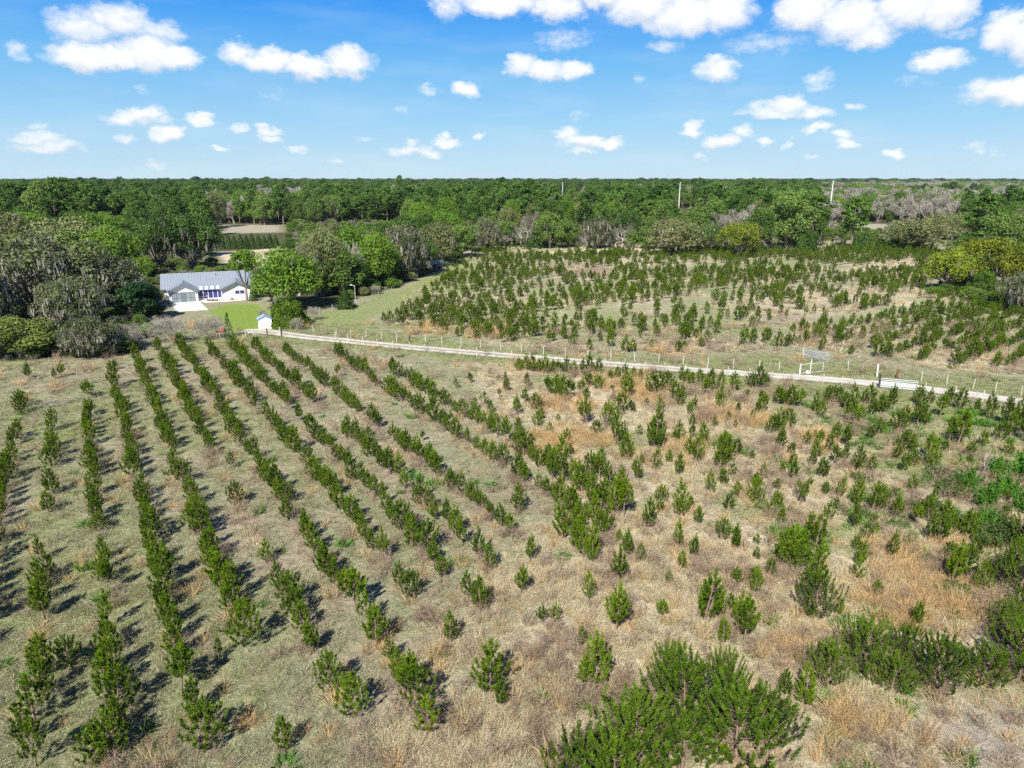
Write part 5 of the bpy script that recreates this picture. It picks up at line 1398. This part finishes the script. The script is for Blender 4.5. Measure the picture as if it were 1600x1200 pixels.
def flat_poly(name, pts_px, z, mat):
    b = Box(); p = [ground(x, y) for x, y in pts_px]
    b.sheet([(q[0], q[1], z) for q in p], .12)
    return structure(name, b.mesh(name, M[mat]))
flat_poly('driveway', [(268, 474.5), (310, 470), (325, 484), (276, 487)], .10, 'concrete')
def build_bed():
    P = lambda u, v_: (HO[0] + u * math.cos(HT) - v_ * math.sin(HT), HO[1] + u * math.sin(HT) + v_ * math.cos(HT))
    root = tag(empty('flower_bed', (*P(11, -1.2), 0), 0), 'mulched flower bed with white kerb along the house front', 'flower bed')
    ox, oy = P(11, -1.2)
    loc = lambda u, v_, z: (P(u, v_)[0] - ox, P(u, v_)[1] - oy, z)
    b = Box(); b.sheet([loc(6.5, -.25, .09), loc(16.6, -.6, .09), loc(17.2, -1.3, .09), (loc(12, -1.9, .09)), loc(7.0, -1.7, .09)], .1); b.obj('mulch', 'mulch', root)
    pts = [loc(6.4, -.3, .07), loc(6.7, -1.7, .07), loc(8.5, -2.0, .07), loc(12, -2.05, .07), loc(15, -1.7, .07), loc(17.3, -1.4, .07)]
    k = Box()
    for a, c in zip(pts[:-1], pts[1:]): k.bar(a, c, .14, 6)
    k.obj('kerb', 'white_paint', root)
    g = np.random.default_rng(8); G = Geo()
    for u in (7.6, 8.2, 8.6, 9.2, 12.2):
        c = np.array(loc(u, -1.0, .3)); n = 60; d = unit(g.normal(size=(n, 3)))
        v, q = cards(c + d * .32, d, .14, .2, g); G.add('plants', v, q, np.repeat(g.random(n), 4))
    m = leaf_mat('reddish_bedding', (.18, .05, .05), (.34, .16, .12)); part('bedding_plants', G.single('bedding_plants', {'plants': m}), root)
build_bed()

def build_pump_house():
    p = ground(415, 514); r = tag(empty('pump_house', p, R(20)), 'tiny white pump house with pale blue roof behind the round bush', 'shed')
    b = Box(); b.prism([(-1.1, -.05), (1.1, -.05), (1.1, 1.75), (0, 2.25), (-1.1, 1.75)], 'y', 0, 2.0); b.obj('wall', 'white_paint', r)
    q = Box(); q.sheet([(-1.3, -.2, 1.70), (0, -.2, 2.36), (0, 2.2, 2.36), (-1.3, 2.2, 1.70)], .06); q.sheet([(0, -.2, 2.361), (1.3, -.2, 1.70), (1.3, 2.2, 1.70), (0, 2.2, 2.361)], .06); q.obj('roof', 'blue_roof', r)
    d = Box(); d.box(-.4, .4, -.05, -.004, 0, 1.55); dd = d.obj('door', 'pole_white', r)
    k = Box(); k.box(.25, .31, -.10, -.051, .75, .85); k.obj('handle', 'post_dark', dd)
build_pump_house()

def build_shed():
    p = ground(683, 424); r = tag(empty('shed', p, R(10)), 'small open shed with flat pale blue roof under the mossy oaks', 'shed')
    for x, y in ((-1.5, 0), (0, 0), (1.5, 0), (-1.5, 2.4), (1.5, 2.4)):
        b = Box(); b.bar((x, y, -.1), (x, y, 2.2 + y * .12), .08); b.obj('post', 'post_pale', r)
    b = Box(); b.sheet([(-1.9, -.4, 2.22), (1.9, -.4, 2.22), (1.9, 2.9, 2.62), (-1.9, 2.9, 2.62)], .08); b.obj('roof', 'blue_roof', r)
    b = Box(); b.box(-1.5, 1.5, 2.42, 2.5, 0, 2.4); b.obj('back_wall', 'grey_steel', r)
build_shed()

def build_lamp():
    p = ground(556, 479); r = tag(empty('yard_lamp', p, 0), 'tall pale metal yard lamp with short arm beside the cattle pen', 'lamp post')
    b = Box(); b.bar((0, 0, -.1), (0, 0, 4.3), .06, 8, .04); b.obj('pole', 'pole_white', r)
    b = Box(); b.bar((0, 0, 4.2), (-.5, 0, 4.4), .04); b.obj('arm', 'pole_white', r)
    b = Box(); b.box(-.95, -.45, -.13, .13, 4.34, 4.48); b.obj('lamp_head', 'pole_white', r)
build_lamp()

def gate(name, label, a, b, h, rails, mat, posts=(), braces=False, zlow=.25, top_mat=None):
    """a tubular gate panel between two ground points"""
    a, b = np.array(a[:2]), np.array(b[:2]); L = float(np.hypot(*(b - a)))
    r = tag(empty(name, (a[0], a[1], 0), math.atan2(b[1] - a[1], b[0] - a[0])), label, 'gate')
    f = Box()
    f.bar((0, 0, zlow), (0, 0, h), .035); f.bar((L, 0, zlow), (L, 0, h), .035); f.obj('frame', mat, r)
    for k in range(rails):
        z = zlow + (h - zlow) * k / (rails - 1)
        q = Box(); q.bar((0, 0, z), (L, 0, z), .034 if rails > 5 else .03); q.obj('rail', mat, r)
    if braces:
        q = Box(); q.bar((L * .04, .03, zlow), (L * .5, .03, h), .022); q.bar((L * .96, .03, zlow), (L * .5, .03, h), .022); q.bar((L * .5, 0, zlow), (L * .5, 0, h), .03); q.obj('brace', mat, r)
    for x, ph, pr, pm in posts:
        q = Box(); q.bar((x, 0, -.1), (x, 0, ph), pr, 8); q.obj('post', pm, r)
    return r
def build_gates():
    g1a, g1b = ground(1255, 560), ground(1294, 567.5)
    gate('field_gate', 'galvanised seven rail gate standing open on the far verge', g1a, g1b, 1.45, 7, 'galv', [(-.08, 1.6, .07, 'post_pale')], True, .2)
    a, b = ground(1250, 586), ground(1285, 583)
    gate('pipe_gate', 'white open pipe frame gate with a round disc at the road side', a, b, 1.45, 2, 'pole_white', [(-.1, 1.55, .08, 'pole_white'), (1.55, 2.1, .06, 'pole_white')])
    d = tag(empty('round_sign', ground(1261, 586), 0), 'round white disc with a dark bar hung low on the pipe gate', 'sign')
    q = Box(); q.bar((0, -.08, .42), (0, -.05, .42), .26, 16); q.obj('disc', 'pole_white', d)
    q = Box(); q.box(-.02, .02, -.10, -.081, .24, .58); q.obj('bar_mark', 'post_dark', d)
    a, b = ground(1375, 606), ground(1431, 611)
    gate('road_gate', 'long pale gate with diagonal braces swung back along the road', a, b, 1.25, 6, 'galv', [(-.15, 1.75, .12, 'post_dark'), (5.3, .0, .03, 'galv')], True, .18)
    gate('small_gate', 'small grey gate standing open by the yard fence', ground(397, 530), ground(404, 531), 1.2, 5, 'grey_steel', [(0, 1.5, .07, 'post_pale')])
build_gates()

def posts_fence(name, label, pts, h, mat, special={}, r=.055, wires=3):
    c = pts[0]
    root = tag(empty(name, (c[0], c[1], 0), 0), label, 'fence')
    tops = []
    for i, p in enumerate(pts):
        hh = h * random.uniform(.9, 1.1); mt = mat; rr = r * random.uniform(.85, 1.2)
        if i in special: mt, hh, rr = special[i]
        tx, ty = random.gauss(0, .04), random.gauss(0, .04)
        b = Box(); b.bar((p[0] - c[0], p[1] - c[1], -.1), (p[0] - c[0] + tx, p[1] - c[1] + ty, hh), rr, 7, rr * .9); b.obj('post', mt, root)
        tops.append((p[0] - c[0] + tx * .8, p[1] - c[1] + ty * .8, h))
    w = Box()
    for a, b in zip(tops[:-1], tops[1:]):
        for k in range(wires):
            z = .35 + (h - .45) * k / max(1, wires - 1)
            w.bar((a[0], a[1], z), (b[0], b[1], z), .007, 3)
    w.obj('wire', 'wire', root)
def lerp_px(pts, n):
    p = np.array([ground(x, y)[:2] for x, y in pts]); t = np.concatenate([[0], np.cumsum(np.hypot(*np.diff(p, axis=0).T))])
    s = np.linspace(0, t[-1], n); return np.stack([np.interp(s, t, p[:, 0]), np.interp(s, t, p[:, 1])], axis=1)
def build_fences():
    near = [(440, 526), (524, 531), (544, 535), (567, 538), (590, 542), (614, 545), (640, 547), (663, 550)]
    P = np.concatenate([[ground(*q)[:2] for q in near], lerp_px([(692, 553), (900, 570.5), (1100, 586), (1240, 596)], 19), [ground(*q)[:2] for q in ((1285, 600), (1315, 602), (1432, 612), (1444, 613), (1491, 619), (1535, 627), (1575, 633), (1620, 641))]])
    posts_fence('wire_fence', 'bleached post and wire fence along the near side of the farm road', P, 1.3, 'post_pale', {0: ('post_dark', 1.5, .12)})
    far = [(437, 523), (490, 520), (526, 524), (548, 526.5), (572, 528), (597, 531), (620, 534), (640, 535), (665, 536)]
    P = np.concatenate([[ground(*q)[:2] for q in far], lerp_px([(690, 539), (790, 549), (865, 555), (924, 560), (1092, 572), (1186, 577.5)], 15), [ground(*q)[:2] for q in ((1217, 580), (1325, 577), (1347, 583), (1370, 589))]])
    posts_fence('wire_fence', 'thin post and wire fence along the far side of the farm road', P, 1.3, 'post_pale', {7: ('post_dark', 1.2, .12), len(P) - 1: ('pole_white', 1.75, .12)})
    P = np.array([ground(*q)[:2] for q in ((1401, 592), (1439, 596), (1479, 602), (1520, 607), (1555, 612), (1595, 619), (1640, 627))])
    posts_fence('wire_fence', 'grey post and wire fence starting at the brown post beyond the long gate', P, 1.3, 'post_pale', {0: ('post_brown', 1.3, .13)})
    P = np.array([ground(*q)[:2] for q in ((190, 545), (226, 536), (252, 534), (276, 532), (301, 531), (325, 530), (344, 529), (362, 530), (384, 527), (418, 526))])
    posts_fence('wire_fence', 'old yard fence below the bare shrubs and the driveway', P, 1.2, 'post_pale', {9: ('post_dark', 1.4, .11)})
    P = lerp_px([(500, 492), (540, 482), (562, 478), (586, 468), (612, 458)], 9)
    posts_fence('board_fence', 'grey cattle pen fence in the shade behind the yard lamp', P, 1.4, 'grey_steel', {}, .06, 5)
build_fences()

def build_poles():
    for i, (x, Y, yt, r, lab) in enumerate(((1300, 419, 282, .46, 'tallest white steel power pole rising beside the dark pines'), (1062, 650, 284.5, .55, 'white power pole above the middle of the back wood'), (879, 1100, 285, .7, 'distant white power pole left of the middle pole'),
                                       (617, 1500, 281.5, 1.1, 'tiny white pole on the skyline right of its neighbour'), (560, 1350, 281, 1.2, 'tiny white pole farthest to the left on the skyline'), (757, 1900, 283.5, 1.0, 'faint white pole tip near the skyline centre'))):
        d = px_dir(x, 300); X = d.x / d.y * Y; h = height_at(yt, Y)
        root = tag(empty('power_pole', (X, Y, 0), 0), lab, 'power pole', 'white power poles of the transmission line')
        b = Box(); b.bar((0, 0, -.5), (0, 0, h), r, 12, r * .55); b.obj('pole', 'pole_white', root)
        for z in (.99, .90, .81):
            q = Box(); q.bar((0, 0, h * z - .3), (1.5 if z != .90 else -1.5, 0, h * z), .07 * r / .62, 6); q.obj('arm', 'pole_white', root)
build_poles()

def vehicle(name, label, p, rz, paint, cat):
    r = tag(empty(name, p, rz), label, cat)
    b = Box(); b.prism([(-2.2, .35), (2.2, .35), (2.25, .8), (2.1, 1.0), (-2.15, 1.05), (-2.25, .7)], 'y', -.85, .85); b.obj('body', paint, r)
    c = Box(); c.prism([(-1.9, 1.051), (1.1, 1.0), (.45, 1.6), (-1.5, 1.65)], 'y', -.76, .76); c.obj('cabin', 'car_glass', r)
    t = Box(); t.prism([(-1.5, 1.66), (.42, 1.61), (.38, 1.68), (-1.45, 1.72)], 'y', -.74, .74); t.obj('roof', paint, r)
    for x in (-1.4, 1.4):
        for y in (-.86, .66):
            w = Box(); w.bar((x, y, .33), (x, y + .2, .33), .33, 14); wh = w.obj('wheel', 'rubber', r)
            k = Box(); k.bar((x, y - .01 if y < 0 else y + .201, .33), (x, y - .005 if y < 0 else y + .21, .33), .18, 10); k.obj('rim', 'galv', wh)
vehicle('parked_car', 'blue and white car parked in shade beside the dark magnolia', ground(184, 489), R(60), 'car_blue', 'car')
vehicle('parked_van', 'white vehicle glimpsed between the mossy oak branches', ground(58, 512), R(25), 'car_white', 'car')

def build_red():
    r = tag(empty('covered_mower', ground(347, 519), R(15)), 'small faded red dome shaped cover half hidden under bare shrub', 'cover')
    b = Box()
    prof = [(.55, 0), (.58, .24), (.50, .50), (.32, .70), (.10, .78)]
    n = 14; o = len(b.v)
    for rr, z in prof: b.v += [(rr * math.cos(6.283 * k / n) * 1.15, rr * math.sin(6.283 * k / n), z) for k in range(n)]
    for i in range(len(prof) - 1):
        for k in range(n): b.f.append([o + i * n + k, o + i * n + (k + 1) % n, o + (i + 1) * n + (k + 1) % n, o + (i + 1) * n + k])
    b.f.append([o + (len(prof) - 1) * n + k for k in range(n)])
    b.obj('cover', 'red_cover', r)
    q = Box(); q.bar((-.8, -.5, .12), (-.8, .5, .12), .12, 10); q.obj('wheel', 'rubber', r)
build_red()

def build_brush():
    g = np.random.default_rng(9); G = Geo()
    for k in range(120):
        c = np.array([g.normal() * 1.8, g.normal() * 1.1, abs(g.normal()) * .28]); a = g.random() * 6.283; L = g.uniform(.5, 1.7)
        d = np.array([math.cos(a), math.sin(a), g.normal() * .2]) * L
        v, q = tube([c - d / 2, c + g.normal(size=3) * .1, c + d / 2], [.022, .018, .01], 4); G.add('b', v, q, g.random())
    o = link(bpy.data.objects.new('brush_pile', G.single('brush_pile', {'b': M['grey_twigs']}))); o.location = ground(98, 632)
    tag(o, 'pile of bleached cut branches at the upper left of the field', 'brush pile')
build_brush()
print('objects', len(bpy.data.objects))

# ------------------------------------------------------------------ the air: far woods turn paler and bluer
def build_haze():
    m, nt, out = mat_new('haze_air')
    v = nd(nt, 'ShaderNodeVolumePrincipled', {'Color': (.72, .84, 1.0, 1), 'Density': 3.2e-5, 'Anisotropy': 0.0})
    nt.links.new(v.outputs[0], out.inputs['Volume'])
    b = Box(); b.box(-12000, 12000, -400, 11000, -1.2, 36)
    o = link(bpy.data.objects.new('haze', b.mesh('haze', m)))
    tag(o, 'thin blue haze softening the far forest', 'haze', kind='stuff')
build_haze()
